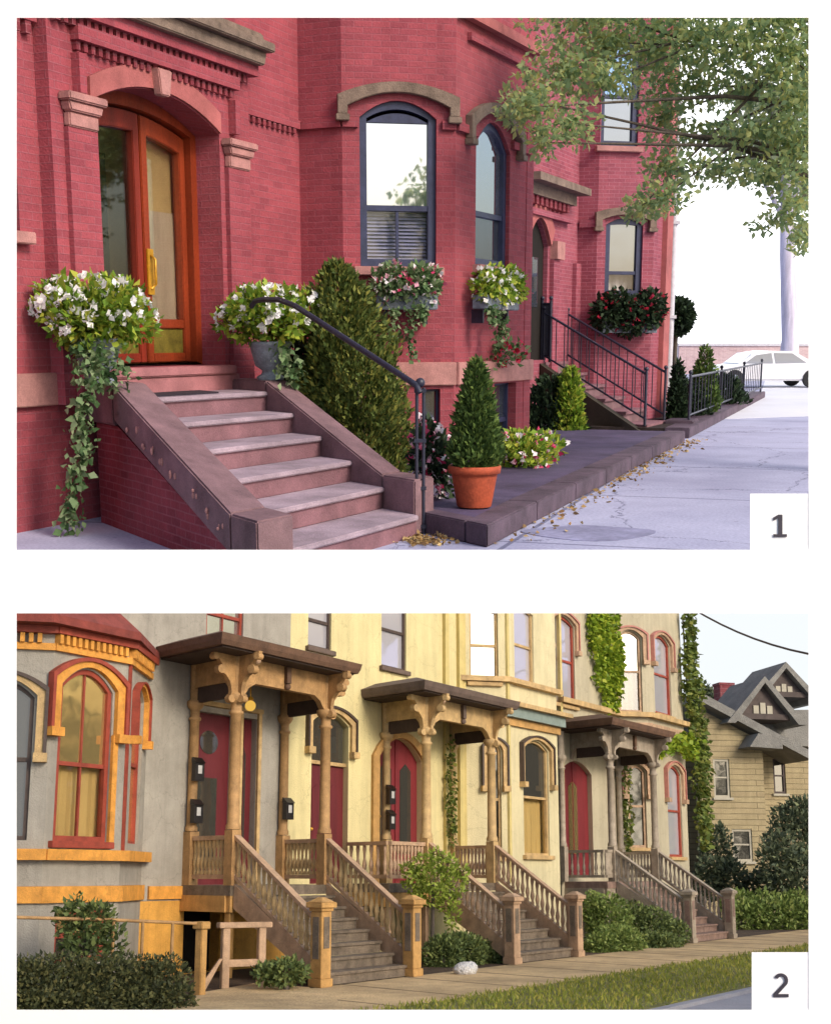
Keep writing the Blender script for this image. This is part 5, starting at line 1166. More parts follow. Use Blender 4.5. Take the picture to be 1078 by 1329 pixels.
def bracket(par, u, w, du, dw, z1, m):
    """scroll bracket from a column head out under the eaves along (du,dw)"""
    mb = MB(); L_ = math.hypot(du, dw); du, dw = du / L_, dw / L_
    sd = Vector((F2.t.x * -dw + F2.n.x * du, F2.t.y * -dw + F2.n.y * du)).normalized() * .045
    P = [(0, -.78), (.06, -.8), (.1, -.72), (.09, -.6), (.13, -.46), (.24, -.36), (.36, -.33), (.38, -.25), (.34, -.2), (.42, -.12), (.54, -.08), (.56, 0), (0, 0)]
    A = [F2.p(u + du * a, w + dw * a, z1 + b) + Vector((sd.x, sd.y, 0)) for a, b in P]; B = [F2.p(u + du * a, w + dw * a, z1 + b) - Vector((sd.x, sd.y, 0)) for a, b in P]
    mb.hexa(A, B)
    for a, b, r in ((.36, -.28, .075), (.09, -.74, .065), (.5, -.08, .06)):
        e = F2.p(u + du * a, w + dw * a, z1 + b); s3 = Vector((sd.x, sd.y, 0)) * 1.35; mb.tube([e - s3, e + s3], r, 10)
    return mb.build('bracket', m, par)
def porch(u0, wd, label, m_col, m_post, m_rail, m_bal, m_roof, m_step, dz=0.0, dzf=0.0, ext=0.0, bal=True, wl=0.0, lov=0.0, deck_trim='ochre_trim', closed=None):
    t = thing('porch', label, 'porch', 2, tuple(F2.p(u0, WN, G))); f = zf + dzf; zr = 3.55 + dz; u1 = u0 + wd
    mb = MB(); a, b, c = u0 - .6 - lov, u1 + .38, WC + .55
    lo4 = [F2.p(a, .005, zr), F2.p(b, .005, zr), F2.p(b, c, zr), F2.p(a, c, zr)]
    mb.hexa(lo4, [F2.p(a - .03, .005, zr + .07), F2.p(b + .03, .005, zr + .07), F2.p(b + .03, c + .04, zr + .07), F2.p(a - .03, c + .04, zr + .07)])
    mb.hexa([F2.p(a - .03, .005, zr + .071), F2.p(b + .03, .005, zr + .071), F2.p(b + .03, c + .04, zr + .071), F2.p(a - .03, c + .04, zr + .071)], [F2.p(a - .05, .005, zr + .17), F2.p(b + .05, .005, zr + .17), F2.p(b + .05, c + .07, zr + .17), F2.p(a - .05, c + .07, zr + .17)])
    mb.hexa([F2.p(a - .05, .005, zr + .171), F2.p(b + .05, .005, zr + .171), F2.p(b + .05, c + .07, zr + .171), F2.p(a - .05, c + .07, zr + .171)], [F2.p(a + .5, .005, zr + .36), F2.p(b - .5, .005, zr + .36), F2.p(b - .5, c - .6, zr + .36), F2.p(a + .5, c - .6, zr + .36)])
    roof = mb.build('roof', m_roof, t)
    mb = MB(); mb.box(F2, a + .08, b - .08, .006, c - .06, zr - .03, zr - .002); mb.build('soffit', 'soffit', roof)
    # arched beams front and sides
    zb = zr - .031; hb_ = .4
    def beam(ua, ub, w, alongw=False):
        mb = MB(); n_ = 14; pts = []
        for i in range(n_ + 1):
            s = i / n_; k = min(s, 1 - s); d_ = hb_ + .28 * max(0, 1 - k / .16) ** 2; pts.append((s, d_))
        for i in range(n_):
            (sa, da), (sb, db) = pts[i], pts[i + 1]
            if not alongw:
                x0, x1_ = ua + (ub - ua) * sa, ua + (ub - ua) * sb
                mb.hexa([F2.p(x0, w - .07, zb - da), F2.p(x1_, w - .07, zb - db), F2.p(x1_, w + .07, zb - db), F2.p(x0, w + .07, zb - da)], [F2.p(x0, w - .07, zb), F2.p(x1_, w - .07, zb), F2.p(x1_, w + .07, zb), F2.p(x0, w + .07, zb)])
            else:
                x0, x1_ = ua + (ub - ua) * sa, ua + (ub - ua) * sb
                mb.hexa([F2.p(w - .07, x0, zb - da), F2.p(w + .07, x0, zb - da), F2.p(w + .07, x1_, zb - db), F2.p(w - .07, x1_, zb - db)], [F2.p(w - .07, x0, zb), F2.p(w + .07, x0, zb), F2.p(w + .07, x1_, zb), F2.p(w - .07, x1_, zb)])
        return mb.build('beam', m_col, t)
    beam(u0 + .09, u1 - .09, WC); beam(.02, WC - .09, u0, True); beam(.02, WC - .09, u1, True)
    for uu_ in (u0, u1):
        mb = MB(); mb.box(F2, uu_ - .035, uu_ + .035, .2, WC - .1, zb - .66, zb - .4); mb.build('side_panel', 'soffit', t)  # dark side panels paint the shade below the porch roof
    for uu_ in (u0, u1):
        column(t, uu_, WC, f, zr - .032, m_col, .098); column(t, uu_ - (wl if uu_ == u0 else 0), .1, f, zr - .032, m_col, .085)
        bracket(t, uu_, WC + .08, 0, 1, zr - .004, m_col)
        bracket(t, uu_ + (.08 if uu_ == u1 else -.08), WC, 1 if uu_ == u1 else -1, 0, zr - .004, m_col)
    um = (u0 + u1) / 2; mb = MB(); mb.box(F2, um - .06, um + .06, WC + .071, WC + .16, zb - .3, zb - .02); mb.ball(F2.p(um, WC + .11, zb - .36), .06, 10); mb.build('pendant', m_roof, t)
    mb = MB(); mb.ball(F2.p(u0 + .2, WC + .33, zr - .1), .07, 10); mb.build('finial', m_rail, t)
    # deck
    mb = MB(); mb.box(F2, u0 - .12 - ext, u1 + .12, .006, WC + .1, f - .16, f); deck = mb.build('deck', m_step, t)
    mb = MB(); mb.box(F2, u0 - .1 - ext, u0 + .12, WC - .02, WC + .08, f - .42, f - .162); mb.box(F2, u0 - .14 - ext, u0 - .06 - ext, .006, WC - .021, f - .42, f - .162); mb.build('deck_trim', deck_trim, deck)
    for uu_ in ((u0 - ext,) if not ext else (u0 - ext, u0)): 
        mb = MB(); mb.box(F2, uu_ - .06, uu_ + .06, WC - .1, WC + .02, G, f - .43); mb.build('deck_post', m_post, deck)
    # stairs
    ns = 8; r_ = (f - G) / ns; tr_ = (WN - WC - .15) / (ns - 1)
    for i in range(1, ns):
        z = f - r_ * i; w0_ = WC + .1 + tr_ * (i - 1); mb = MB(); mb.box(F2, u0 + .14, u1 - .14, w0_ + .002, w0_ + tr_ - .002, z - r_ + .002, z - .045); s_ = mb.build('step', m_step, t)
        mb = MB(); mb.box(F2, u0 + .12, u1 - .12, w0_ + .003, w0_ + tr_ + .03, z - .043, z); mb.build('tread', m_step, s_)
    mb = MB()
    for uu_ in (u0, u1):
        mb.hexa([F2.p(uu_ - .04, WC + .11, f - .36), F2.p(uu_ + .04, WC + .11, f - .36), F2.p(uu_ + .04, WN - .16, G + .1), F2.p(uu_ - .04, WN - .16, G + .1)], [F2.p(uu_ - .04, WC + .11, f + .02), F2.p(uu_ + .04, WC + .11, f + .02), F2.p(uu_ + .04, WN - .16, G + .4), F2.p(uu_ - .04, WN - .16, G + .4)])
    mb.build('stringer', m_rail, t)
    for uu_ in (u0, u1):
        mb = MB(); mb.box(F2, uu_ - .15, uu_ + .15, WN - .15, WN + .15, G, G + .12); mb.box(F2, uu_ - .125, uu_ + .125, WN - .125, WN + .125, G + .121, G + 1.08); mb.box(F2, uu_ - .15, uu_ + .15, WN - .15, WN + .15, G + 1.081, G + 1.13); mb.box(F2, uu_ - .19, uu_ + .19, WN - .19, WN + .19, G + 1.131, G + 1.21); mb.hexa([F2.p(uu_ - .17, WN - .17, G + 1.211), F2.p(uu_ + .17, WN - .17, G + 1.211), F2.p(uu_ + .17, WN + .17, G + 1.211), F2.p(uu_ - .17, WN + .17, G + 1.211)], [F2.p(uu_ - .05, WN - .05, G + 1.28), F2.p(uu_ + .05, WN - .05, G + 1.28), F2.p(uu_ + .05, WN + .05, G + 1.28), F2.p(uu_ - .05, WN + .05, G + 1.28)])
        nw = mb.build('newel_post', m_post, t, .008)
        mb = MB(); mb.box(F2, uu_ - .07, uu_ + .07, WN + .126, WN + .135, G + .55, G + 1.0); mb.box(F2, uu_ - .134, uu_ - .126, WN - .07, WN + .07, G + .4, G + 1.0); mb.build('panel', m_step, nw)
        balustrade(t, q2(uu_, WC + .12), q2(uu_, WN - .13), f, G + .22, .8, 15, m_rail, m_bal)
    if ext:
        balustrade(t, q2(u0 - ext, .1), q2(u0 - ext, WC - .02), f, f, .8, 6, m_rail, m_bal); balustrade(t, q2(u0 - ext, WC), q2(u0 - .12, WC), f, f, .8, 10, m_rail, m_bal)
    else: balustrade(t, q2(u0, .2), q2(u0, WC - .12), f, f, .8, 9, m_rail, m_bal)
    balustrade(t, q2(u1, .2), q2(u1, WC - .12), f, f, .8, 9, m_rail, m_bal)
    return t
UA, UB, UC = 0.0, F2.u(553, 1000, WC), F2.u(792, 1020, WC)
porch(UA, 2.5, 'nearest wooden porch with a brown hipped roof and yellow bracketed columns', 'post_brown', 'ochre_trim', 'tan_trim', 'cream_trim', 'roof_brown', 'step_wood', lov=.3, dz=.04)
porch(UB, 2.7, 'middle wooden porch with a dark roof and yellow posts, before the arched red double door', 'cream_trim', 'tan_trim', 'tan_trim', 'tan_trim', 'roof_grey', 'step_wood', ext=1.35, dz=.03, lov=.2)
porch(UC, 2.9, 'farthest grey wooden porch, under the hanging creeper', 'grey_trim', 'grey_trim', 'grey_trim', 'grey_trim', 'roof_brown', 'step_pink', deck_trim='grey_trim', dz=.2, ext=.45, dzf=.0, wl=.8, lov=.3)
# porch lamp, mailboxes
c = at_w(325, 916, .75); t = thing('porch_lamp', 'lit yellow globe lamp hanging under the nearest porch roof', 'lamp', 2, tuple(c))
mb = MB(); mb.ball(c, .095); mb.build('globe', 'lamp_glow', t); mb = MB(); mb.tube([c + Vector((0, 0, .1)), c + Vector((0, 0, .55))], .012); mb.lathe(c + Vector((0, 0, .1)), [(.06, 0), (.04, .05)]); mb.build('rod', 'brass', t)
def mailbox(u, w, z, label, k=1):
    c = F2.p(u, w, z); t = thing('mailbox', label, 'mailbox', 2, tuple(c)); mb = MB(); mb.box(F2, u - .11 * k, u + .11 * k, w, w + .12, z, z + .3); mb.hexa([F2.p(u - .12 * k, w, z + .302), F2.p(u + .12 * k, w, z + .302), F2.p(u + .12 * k, w + .15, z + .302), F2.p(u - .12 * k, w + .15, z + .302)], [F2.p(u - .12 * k, w, z + .4), F2.p(u + .12 * k, w, z + .4), F2.p(u + .12 * k, w + .02, z + .4), F2.p(u - .12 * k, w + .02, z + .4)]); mb.build('box', 'mail_black', t)
    mb = MB(); mb.box(F2, u - .05 * k, u + .05 * k, w + .121, w + .127, z + .12, z + .26); mb.build('name_card', 'paper_white', t); return t
wm = .185
for (u_, pxy, lb) in ((UA, 1005, 'upper black mailbox on the left column of the nearest porch'), (UA, 1060, 'lower black mailbox on the left column of the nearest porch'), (UA + 2.5, 1055, 'black mailbox on the rear right column of the nearest porch'),
                 (UB, 1035, 'upper black mailbox left of the arched red double door'), (UB, 1068, 'lower black mailbox left of the arched red double door')):
    F_px = {UA: 245, UA + 2.5: 358, UB: 494}[u_]; mailbox(u_, wm, F2.z(F_px, pxy + 8, wm), lb)

# --- plants of place 2
def shrub2(name, label, cat, bl, n, m, sz, trunk=None, kind=None):
    c = Vector(bl[0][0]); base = Vector((c.x, c.y, G)) if trunk is None else Vector(trunk); t = thing(name, label, cat, 2, tuple(base))
    mb = MB(); mb.tube([base, base.lerp(c, .6), c], [.05, .035, .02], 7); mb.build('trunk', 'bark', t)
    P, D = blobs(bl, n, .6); P[:, 2] = np.maximum(P[:, 2], G); leaves('foliage', m, t, P, D + [0, 0, .3], sz, .55); return t
def pxblobs(lst):                             # (px,py,distance,rx px,ry px)
    out = []
    for px, py, Y, rx, ry in lst: k = Y / FP; out.append((tuple(at(2, px, py, Y)), (rx * k, rx * k * .9, ry * k)))
    return out
Yh = 16.6
hp = at(2, 60, 1285, Yh); 
shrub2('hedge', 'long dark clipped hedge at the lower left corner', 'hedge', pxblobs([(x_, 1278 + (x_ % 40) * .1, 16.2 + x_ * .004, 34, 38) for x_ in range(-20, 236, 26)] + [(x_, 1305, 16.0 + x_ * .004, 34, 30) for x_ in range(-20, 240, 30)]), 24000, 'hedge_leaf_dark', .058)
shrub2('leafy_shrub', 'loose leafy shrub rising above the dark hedge before the basement window', 'shrub', pxblobs([(112, 1205, 17.6, 34, 34), (92, 1190, 17.6, 22, 18), (130, 1190, 17.6, 20, 18), (118, 1235, 17.6, 36, 28), (100, 1168, 17.6, 8, 10), (150, 1225, 17.6, 14, 24)]), 1500, 'hedge_leaf', .085)
Yt = at_w(560, 1140, 2.3).y
bt_ = at_w(560, 1140, 2.3); bt_.z = G
shrub2('ball_tree', 'loose light green bush with a rounded head between the nearest and middle porches', 'shrub', pxblobs([(562, 1140, Yt, 30, 18), (536, 1144, Yt, 14, 16), (592, 1150, Yt, 14, 16), (548, 1120, Yt, 18, 12), (580, 1124, Yt, 16, 14), (528, 1128, Yt, 8, 8), (601, 1132, Yt, 8, 9), (556, 1164, Yt, 22, 10), (580, 1172, Yt, 14, 12), (588, 1192, Yt, 10, 14), (565, 1108, Yt, 9, 7), (540, 1168, Yt, 10, 8)]), 2300, 'ball_leaf', .08, trunk=bt_)
Yl = at_w(590, 1240, 2.9).y
shrub2('low_bush', 'low wide evergreen bush beside the white stone', 'bush', pxblobs([(575, 1240, Yl, 26, 24), (605, 1235, Yl + .4, 26, 22), (632, 1240, Yl + .9, 18, 20), (590, 1225, Yl + .3, 22, 14)]), 6500, 'hedge_leaf', .068)
for lst, lb, m_, n_ in (([(790, 1200, 30.5, 30, 38), (770, 1180, 30.5, 14, 22), (800, 1222, 29.5, 36, 20), (780, 1228, 29, 22, 16)], 'tall green bush between the middle and farthest porch stairs', 'bush_leaf', 6500),
                        ([(845, 1205, 31.5, 30, 26), (820, 1195, 31.5, 24, 24), (872, 1212, 31.6, 22, 18), (850, 1225, 30.8, 34, 14)], 'spreading green bush against the stairs of the farthest porch', 'hedge_leaf', 6500)):
    shrub2('bush', lb, 'bush', pxblobs(lst), n_, m_, .08)
mb = MB(); c = gr(2, 603, 1264); mb.ball(c + Vector((0, 0, .07)), (.2, .17, .12), 12); mb.ball(c + Vector((.1, .02, .1)), (.12, .12, .1), 10)
o_ = mb.single('stone', 'rock_white', 'white stone lying at the edge of the sidewalk', 'stone', 2, tuple(c))
for v in o_.data.vertices: v.co += Vector((random.uniform(-1, 1), random.uniform(-1, 1), random.uniform(-1, 1))) * .012
# creepers
def creeper(label, F, polys, n, m, sz, w=.12, name='creeper'):
    c = F.p(F.u(polys[0][0], polys[0][1]), w, F.z(polys[0][0], polys[0][1])); t = thing(name, label, 'creeper', 2, tuple(c)); pts = []
    tot = sum(rx * ry for _, _, rx, ry in polys)
    for px, py, rx, ry in polys:
        for i in range(int(n * rx * ry / tot)):
            a = rng.random() * 6.283; r = rng.random() ** .5; u, z = F.uz(px + rx * r * math.cos(a), py + ry * r * math.sin(a)); pts.append(F.p(u, w * (.3 + rng.random() * 1.3), z))
    leaves('foliage', m, t, pts, np.tile([F.n.x, F.n.y, -.7], (len(pts), 1)), sz, .8, .2, .6)
    mb = MB(); q = [F.p(*[(u, .06, z) for u, z in [F.uz(p[0], p[1])]][0]) for p in polys[:4]]; mb.tube(q, .025, 6); mb.build('stem', 'bark', t); return t
creeper('bright green creeper hanging down the end house between its upper windows', F2, [(778, 800, 20, 26), (780, 838, 20, 28), (784, 872, 18, 28), (788, 902, 12, 22), (768, 815, 9, 30), (796, 860, 7, 34)], 2600, 'ivy_leaf', .14)
FR = frame2(2, s2_ + t2 * .03, s2_ + t2 * .03 + Vector((1.0, 1.2)))
creeper('dull green creeper covering the far corner of the end house', FR, [(883, 800, 6, 30), (886, 850, 6, 34), (890, 905, 9, 30), (895, 955, 10, 32), (900, 1005, 9, 30), (901, 1050, 8, 26), (904, 1085, 6, 18), (880, 870, 4, 40)], 2200, 'ivy_dark', .15, .25)
creeper('green creeper trailing over the roof edge of the farthest porch', FC_f, [(868, 962, 20, 11), (848, 968, 14, 8), (880, 975, 9, 10), (838, 975, 8, 7)], 800, 'ivy_leaf', .14, .35)
cpt = at_w(805, 1040, .2); creeper('green creeper climbing the wall behind the farthest porch column', F2, [(806, 990, 6, 30), (808, 1040, 6, 36), (812, 1085, 8, 26)], 900, 'ivy_dark', .12)
creeper('green creeper on the wall behind the middle porch column', F2, [(575, 985, 2, 30), (576, 1030, 3, 30), (577, 1075, 3, 26)], 330, 'ivy_dark', .09, .2)

# --- railing, gate posts at the left
def post2(px, pyt, pyb, label, m='tan_trim'):
    b = gr(2, px, pyb); zt = at(2, px, pyt, b.y).z; Fp = Frame(2, (b.x, b.y), tuple(t2)); t = thing('gate_post', label, 'post', 2, tuple(b)); mb = MB(); mb.box(Fp, -.06, .06, -.06, .06, G, zt - .1); mb.build('shaft', m, t, .01)
    mb = MB(); mb.box(Fp, -.09, .09, -.09, .09, zt - .099, zt); mb.build('cap', m, t, .01); return t, b, zt
g1, gb1, gz1 = post2(259, 1196, 1292, 'gate post at the end of the pipe railing, orange light put into its colour', 'ochre_trim')  # ochre instead of tan puts the orange light into this post's colour
q0, q1 = gr(2, 291, 1283), gr(2, 338, 1281); Fq = frame2(2, x2(q0), x2(q1)); L_ = (x2(q1) - x2(q0)).length; zt = at(2, 291, 1199, q0.y).z; wf = thing('wooden_fence', 'short tan wooden rail fence between the basement entrance and the porch stairs', 'fence', 2, tuple(q0))
for u_ in (0, L_):
    mb = MB(); mb.box(Fq, u_ - .055, u_ + .055, -.055, .055, G, zt - .06); mb.build('post', 'tan_trim', wf, .008)
mb = MB(); mb.box(Fq, -.12, L_ + .14, -.08, .08, zt - .059, zt + .02); mb.build('top_rail', 'tan_trim', wf, .008)
mb = MB(); mb.box(Fq, .056, L_ - .056, -.03, .03, G + .3, G + .4); mb.build('lower_rail', 'tan_trim', wf)
mb = MB(); mb.hexa([Fq.p(-.42, .02, G), Fq.p(-.3, .02, G), Fq.p(-.3, .06, G), Fq.p(-.42, .06, G)], [Fq.p(-.1, .02, G + .42), Fq.p(-.056, .02, G + .42), Fq.p(-.056, .06, G + .42), Fq.p(-.1, .06, G + .42)]); mb.build('brace', 'tan_trim', wf)
mb = MB(); pr = thing('pipe_railing', 'thin brown pipe railing above the dark hedge', 'railing', 2, tuple(gb1)); a_, b_2 = Vector((gb1.x, gb1.y, gz1 - .03)), at(2, 148, 1194, gb1.y - .9)
mb.tube([a_, b_2, b_2 + Vector((-1.4, -.6, .06))], .022); mb.build('rail', 'post_brown', pr)
for f_ in (.0, .34, .68, 1): 
    p = a_.lerp(b_2, f_) + Vector((0, .0, -.01)); 
    if f_: mb = MB(); mb.tube([Vector((p.x, p.y, G)), p], .022); mb.build('post', 'post_brown', pr)
shrub2('small_plant', 'small dark plant under the nearest porch stairs', 'plant', pxblobs([(372, 1262, 19.3, 26, 16), (345, 1264, 19.3, 16, 12)]), 900, 'hedge_leaf', .08)

# --- far house on the right
YF = 52.0; FH = Frame(2, (at(2, 985, 1100, YF).x, YF), (1, .25)); hz = lambda px, py, w=0: FH.z(px, py, w); hu = lambda px, py=1000, w=0: FH.u(px, py, w)
hf = thing('gabled_house', 'far beige house with steep grey gables and a red chimney', 'house', 2, tuple(FH.p(0, 0, G)))
u0, u1, u2 = hu(906), hu(990), hu(1110)
ws = [(hu(925), hu(946), hz(935, 1035), hz(935, 985), 0), (hu(950, 1100), hu(976, 1100), hz(962, 1118), hz(962, 1076), 0)]
zr0, zr1 = hz(912, 918), hz(990, 962)
mb = MB(); wall(mb, FH, u0, u1, G, zr1, ws, depth=.3); mb.prism(FH, [(u0, zr1), (u1, zr1), (u0, zr0)], -.3, 0); mb.build('wall', 'clapboard', hf)
ws2 = [(hu(1003, 1010, -1.5), hu(1019, 1010, -1.5), hz(1010, 1030, -1.5), hz(1010, 985, -1.5), 0)]
mb = MB(); wall(mb, FH, u1, u2, G, hz(1000, 975, -1.5), ws2, w=-1.5, depth=.3); mb.box(FH, u1 - .3, u1, -1.5, -.302, G, zr1); mb.build('wall', 'clapboard', hf)
mb = MB(); mb.box(FH, u0, u2, -9, -8.8, G, zr1); mb.box(FH, u0 + .31, u2, -2.5, -2.4, G, zr1); mb.build('back_wall', 'clapboard', hf)
for o_ in ws: sash_window(FH, o_, hf, 'far_plaster', 'dark_glass', w=-.1, fr=.09, m_sill='far_plaster')
sash_window(Frame(2, tuple(FH.O + FH.n * -1.5), tuple(FH.t)), ws2[0], hf, 'far_timber', 'dark_glass', w=-.1, fr=.09, m_sill='far_plaster')
mb = MB(); a, b = (hu(903), hz(903, 912)), (hu(1043), hz(1043, 988))
mb.prism(FH, [a, b, (b[0], b[1] + .35), (a[0], a[1] + .35)], -7, .6); rf_ = mb.build('roof', 'far_shingle', hf)
mb = MB(); mb.prism(FH, [(hu(940), hz(940, 940)), (hu(1060), hz(1060, 965)), (u2, hz(1060, 965)), (u2, hz(1060, 915)), (hu(958), hz(958, 918))], -7.0, -1.1); mb.build('roof', 'far_shingle', hf)
mb = MB(); mb.prism(FH, [(hu(968), hz(968, 958)), (hu(1002), hz(1002, 985)), (hu(975), hz(975, 985))], -.2, .5); 
for pa, pb, pt, w_, lb in ((950, 1030, 887, .3, 'a'), (984, 1054, 868, -2.5, 'b')):
    pm = (pa + pb) / 2; zb_ = hz(pm, 934 if lb == 'a' else 905, w_); zt_ = hz(pm, pt, w_); A, B, C = (hu(pa, 950, w_), zb_), (hu(pb, 950, w_), zb_), (hu(pm, 950, w_), zt_)
    mb = MB(); mb.prism(FH, [A, B, C], w_ - 2.5, w_); g_ = mb.build('gable', 'far_timber', hf)
    mb = MB(); hh_ = zt_ - zb_; um_ = (A[0] + B[0]) / 2; ww_ = (B[0] - A[0]) * .085
    for k_ in (-1, 0, 1): mb.box(FH, um_ + k_ * ww_ * 1.3 - ww_ * .5, um_ + k_ * ww_ * 1.3 + ww_ * .5, w_ + .001, w_ + .05, zb_ + hh_ * .16, zb_ + hh_ * (.46 if k_ == 0 else .38))
    mb.build('plaster_panel', 'far_plaster', g_)
    mb = MB(); d = .32
    mb.prism(FH, [(A[0] - .4, A[1] - .2), (A[0] - .02, A[1] - .2), (C[0], C[1] - .02), (C[0], C[1] + .24)], w_ - 2.6, w_ + .35); mb.prism(FH, [(B[0] + .02, B[1] - .2), (B[0] + .4, B[1] - .2), (C[0], C[1] + .241), (C[0], C[1] - .019)], w_ - 2.6, w_ + .35); mb.build('gable_roof', 'far_shingle', hf)
    mb = MB(); mb.box(FH, A[0] + .3, B[0] - .3, w_ + .002, w_ + .12, zb_, zb_ + .22)
    mb.build('timber', 'far_timber', g_)
mb = MB(); mb.box(FH, hu(934, 900, -3), hu(952, 900, -3), -3.6, -3, zr0 - 2.5, hz(943, 889, -3)); mb.box(FH, hu(933, 900, -3), hu(953, 900, -3), -3.63, -2.97, hz(943, 889, -3) + .002, hz(943, 886, -3)); mb.build('chimney', 'chimney_brick', hf)
mb = MB(); mb.prism(FH, [(hu(958), hz(958, 972)), (hu(1000), hz(1000, 975)), (hu(1000), hz(1000, 962)), (hu(970), hz(970, 955))], .002, 1.0); mb.build('awning_roof', 'far_shingle', hf)
# far greenery
for nm, lst, lb, m_, n_, s_ in (('large_shrub', [(1030, 1090, 44, 36, 50), (1010, 1120, 43, 26, 40), (1045, 1140, 43, 34, 40), (1040, 1060, 44, 26, 26)], 'big dark rounded shrub before the far beige house', 'far_leaf', 4500, .17),
                                ('hedge', [(x_, 1192, 41, 24, 26) for x_ in (962, 985, 1010, 1040, 1070)] + [(x_, 1175, 42, 22, 18) for x_ in (958, 990, 1030)], 'green hedge along the sidewalk beyond the farthest porch', 'bush_leaf', 4500, .15),
                                ('garden_tree', [(930, 1110, 46, 22, 40), (918, 1140, 45, 18, 30), (945, 1140, 45, 22, 24), (990, 1150, 45, 24, 18)], 'leafy shrub beside the end house, left of the big dark shrub', 'far_leaf', 3200, .17),
                                ('small_tree', [(908, 898, 60, 14, 12), (918, 905, 60, 12, 10)], 'small tree top peeping behind the far house roof', 'far_leaf', 700, .2)):
    shrub2(nm, lb, {'large_shrub': 'shrub', 'hedge': 'hedge', 'garden_tree': 'shrub', 'small_tree': 'tree'}[nm], pxblobs(lst), n_, m_, s_)
# trees across the road, out of the frame: they fill the window reflections
bl = []
for i in range(6):
    c = F2.p(4 + 7 * i, 21 + (i % 2) * 3, G); bl += [(tuple(c + Vector((0, 0, 4.6 + (i * .7) % 1.5))), (2.4, 2.4, 2.6)), (tuple(c + Vector((1.2, .5, 3.4))), (1.6, 1.6, 1.6))]
P, D = blobs(bl, 5000, .9); leaves('tree_line', 'far_leaf', None, P, D * .5, .45, .6, .2, .8, 'stuff', ('line of trees across the road, seen only in the window panes', 'trees', 2, tuple(F2.p(4, 21, G))))
# overhead wire
wa_, wb_ = at(2, 895, 788, 40), at(2, 1075, 853, 34); t = thing('overhead_wire', 'thin overhead cable crossing the pale sky', 'cable', 2, tuple(wa_)); mb = MB(); mb.tube([wa_.lerp(wb_, i / 8) - Vector((0, 0, .25 * (1 - (2 * i / 8 - 1) ** 2))) for i in range(-1, 10)], .03, 6); mb.build('cable', 'brown_metal', t)
# sky behind
mb = MB(); k = 16
for i in range(k):
    p = []
    for px in (-300 + 1700 * i / k, -300 + 1700 * (i + 1) / k):
        for py in (770, 1260): p.append(at(2, px, py, 66 - 6 * ((px - 539) / 850) ** 2))
    mb.add([p[0], p[2], p[3], p[1]], [[0, 1, 2, 3]], True)
mb.single('sky', 'sky_pale', 'pale overcast sky behind the painted houses', None, 2, kind='structure')
# ================================================================ the white board with its two openings
mat('board_white', 'f3f3f4', .8, .012, 3, .02, fine=200, spec=.2)
mat('ink', '3a3640', .7, .1, 30, 0)
YB = 1.2
FBd = Frame(0, (0, YB), (1, 0))
bx = lambda px: (px - PX0) / FP * YB
bz = lambda py: -(py - PY0) / FP * YB
bd = thing('display_board', 'white board with two picture openings one above the other, numbered 1 and 2', 'board', 0, (0, YB, bz(1450)))
x = [bx(v) for v in (-70, 22, 1048.5, 1150)]; z = [bz(v) for v in (-60, 23, 713.5, 796, 1310.5, 1400)]
mb = MB(); th = .012
def tilt(a, b, c, d):                        # strip whose edges taper back so no reveal shows
    k = .0075; z0_, z1_ = d, c
    ia, ib = (0 if a == x[0] else k), (0 if b == x[3] else k); it, ib2 = (0 if c == z[0] else k), (0 if d == z[5] else k)
    if (a, b) == (x[0], x[3]): ia = ib = 0
    else: it = ib2 = -k
    mb.hexa([FBd.p(a, 0, z0_), FBd.p(b, 0, z0_), FBd.p(b, 0, z1_), FBd.p(a, 0, z1_)], [FBd.p(a + ia, -th, z0_ + ib2), FBd.p(b - ib, -th, z0_ + ib2), FBd.p(b - ib, -th, z1_ - it), FBd.p(a + ia, -th, z1_ - it)])
tilt(x[0], x[3], z[0], z[1]); tilt(x[0], x[3], z[2], z[3]); tilt(x[0], x[3], z[4], z[5])
for za, zb in ((z[1], z[2]), (z[3], z[4])): tilt(x[0], x[1], za, zb); tilt(x[2], x[3], za, zb)
mb.build('panel', 'board_white', bd)
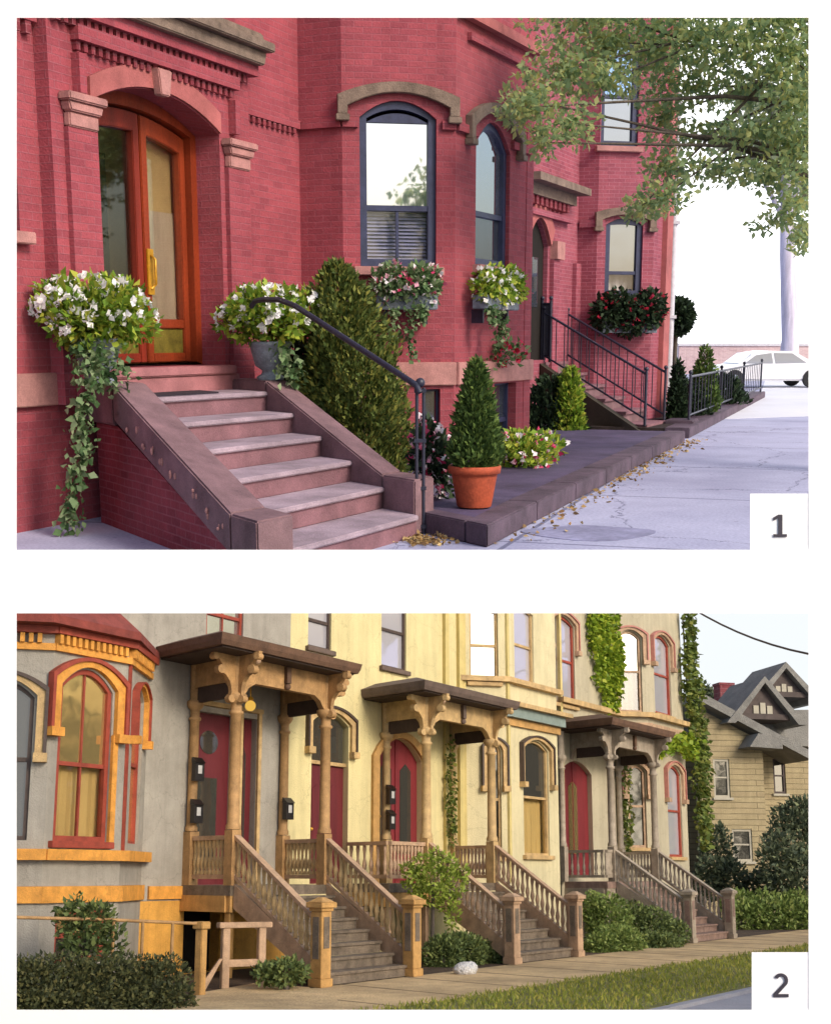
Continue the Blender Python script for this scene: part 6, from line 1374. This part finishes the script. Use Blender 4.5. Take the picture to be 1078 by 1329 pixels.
for (a, b, c, d, ch, cx, cy, hh) in ((973, 1048.4, 640.5, 713.4, '1', 1011.5, 682.5, 29), (975, 1048.4, 1236, 1310.4, '2', 1012.5, 1278.5, 31)):
    mb = MB(); mb.hexa([FBd.p(bx(p_), -.0006, bz(q_)) for p_, q_ in ((a, d + 2), (b + 6, d + 2), (b + 6, c), (a, c))], [FBd.p(bx(p_), -.011, bz(q_)) for p_, q_ in ((a + 8, d + 2), (b + 6, d + 2), (b + 6, c + 8), (a + 8, c + 8))]); pl = mb.build('number_plate', 'board_white', bd, label='white corner plate with the numeral ' + ch)
    YN = YB - .0002; k = hh / FP * YB; mb = MB()
    if ch == '1': outs = [[(-.3, 0), (.3, 0), (.3, .13), (-.3, .13)], [(-.085, .131), (.1, .131), (.1, 1), (-.085, 1)], [(-.086, 1), (-.31, .87), (-.31, .73), (-.086, .84)]]
    else:
        top = [(math.cos(t) * .3, .7 + math.sin(t) * .3) for t in [rad(155 - 205 * i / 14) for i in range(15)]]; inn = [(math.cos(t) * .15, .7 + math.sin(t) * .165) for t in [rad(155 - 205 * i / 14) for i in range(15)]]
        outs = [[top[i], top[i + 1], inn[i + 1], inn[i]] for i in range(14)] + [[top[-1], (-.12, .131), (-.32, .131), inn[-1]], [(-.32, 0), (.32, 0), (.32, .13), (-.32, .13)]]
    for pts in outs: mb.hexa([Vector((bx(cx) + X * k, YN, bz(cy) + (Z - .5) * k)) for X, Z in pts], [Vector((bx(cx) + X * k, YN - .0006, bz(cy) + (Z - .5) * k)) for X, Z in pts])
    mb.build('numeral', 'ink', pl)
for s in (-1, 1):
    mb = MB(); mb.box(FBd, (bx(-46) if s < 0 else bx(1124)) - .015, (bx(-46) if s < 0 else bx(1124)) + .015, -.05, -.014, bz(1440) - .75, bz(-40)); mb.build('leg', 'board_white', bd)

# ================================================================ light, sky, camera
W = bpy.data.worlds.new('World'); S.world = W; W.use_nodes = True
nt = W.node_tree; bg = nt.nodes['Background']; sk = nt.nodes.new('ShaderNodeTexSky'); sk.sky_type = 'NISHITA'; sk.sun_disc = False
SUN = Vector((.6, -.52, .62)).normalized()   # towards the sun
sk.sun_elevation = math.asin(SUN.z); sk.sun_rotation = math.atan2(SUN.x, SUN.y); sk.air_density = 1.2; sk.dust_density = 3.5; sk.ozone_density = 1.0
nt.links.new(sk.outputs[0], bg.inputs[0]); bg.inputs[1].default_value = SKY_STRENGTH
ld = bpy.data.lights.new('sun', 'SUN'); ld.energy = SUN_STRENGTH; ld.angle = rad(14); ld.color = (1, .91, .8)
lo = bpy.data.objects.new('sun', ld); COL.objects.link(lo); lo.rotation_euler = SUN.to_track_quat('Z', 'Y').to_euler(); lo.location = (3, -6, 9)
cd = bpy.data.cameras.new('camera'); cam = bpy.data.objects.new('camera', cd); COL.objects.link(cam)
cd.sensor_fit = 'VERTICAL'; cd.sensor_height = 24; cd.lens = 24 * FP / 1329; cd.shift_y = -(664.5 - PY0) / 1329 * 1.0; cd.clip_start = .05; cd.clip_end = 3000
cam.location = (0, 0, EYE); cam.rotation_euler = (rad(90) - PIT[1], 0, 0); S.camera = cam
for o, sc in TOPS: o.matrix_world = MS[sc] @ o.matrix_basis
S.view_settings.view_transform = 'Standard'; S.view_settings.look = 'None'; S.view_settings.gamma = 1; S.view_settings.exposure = EXPOSURE
S.render.engine = 'CYCLES'; S.cycles.max_bounces = 8; S.cycles.transparent_max_bounces = 12; S.cycles.use_denoising = True
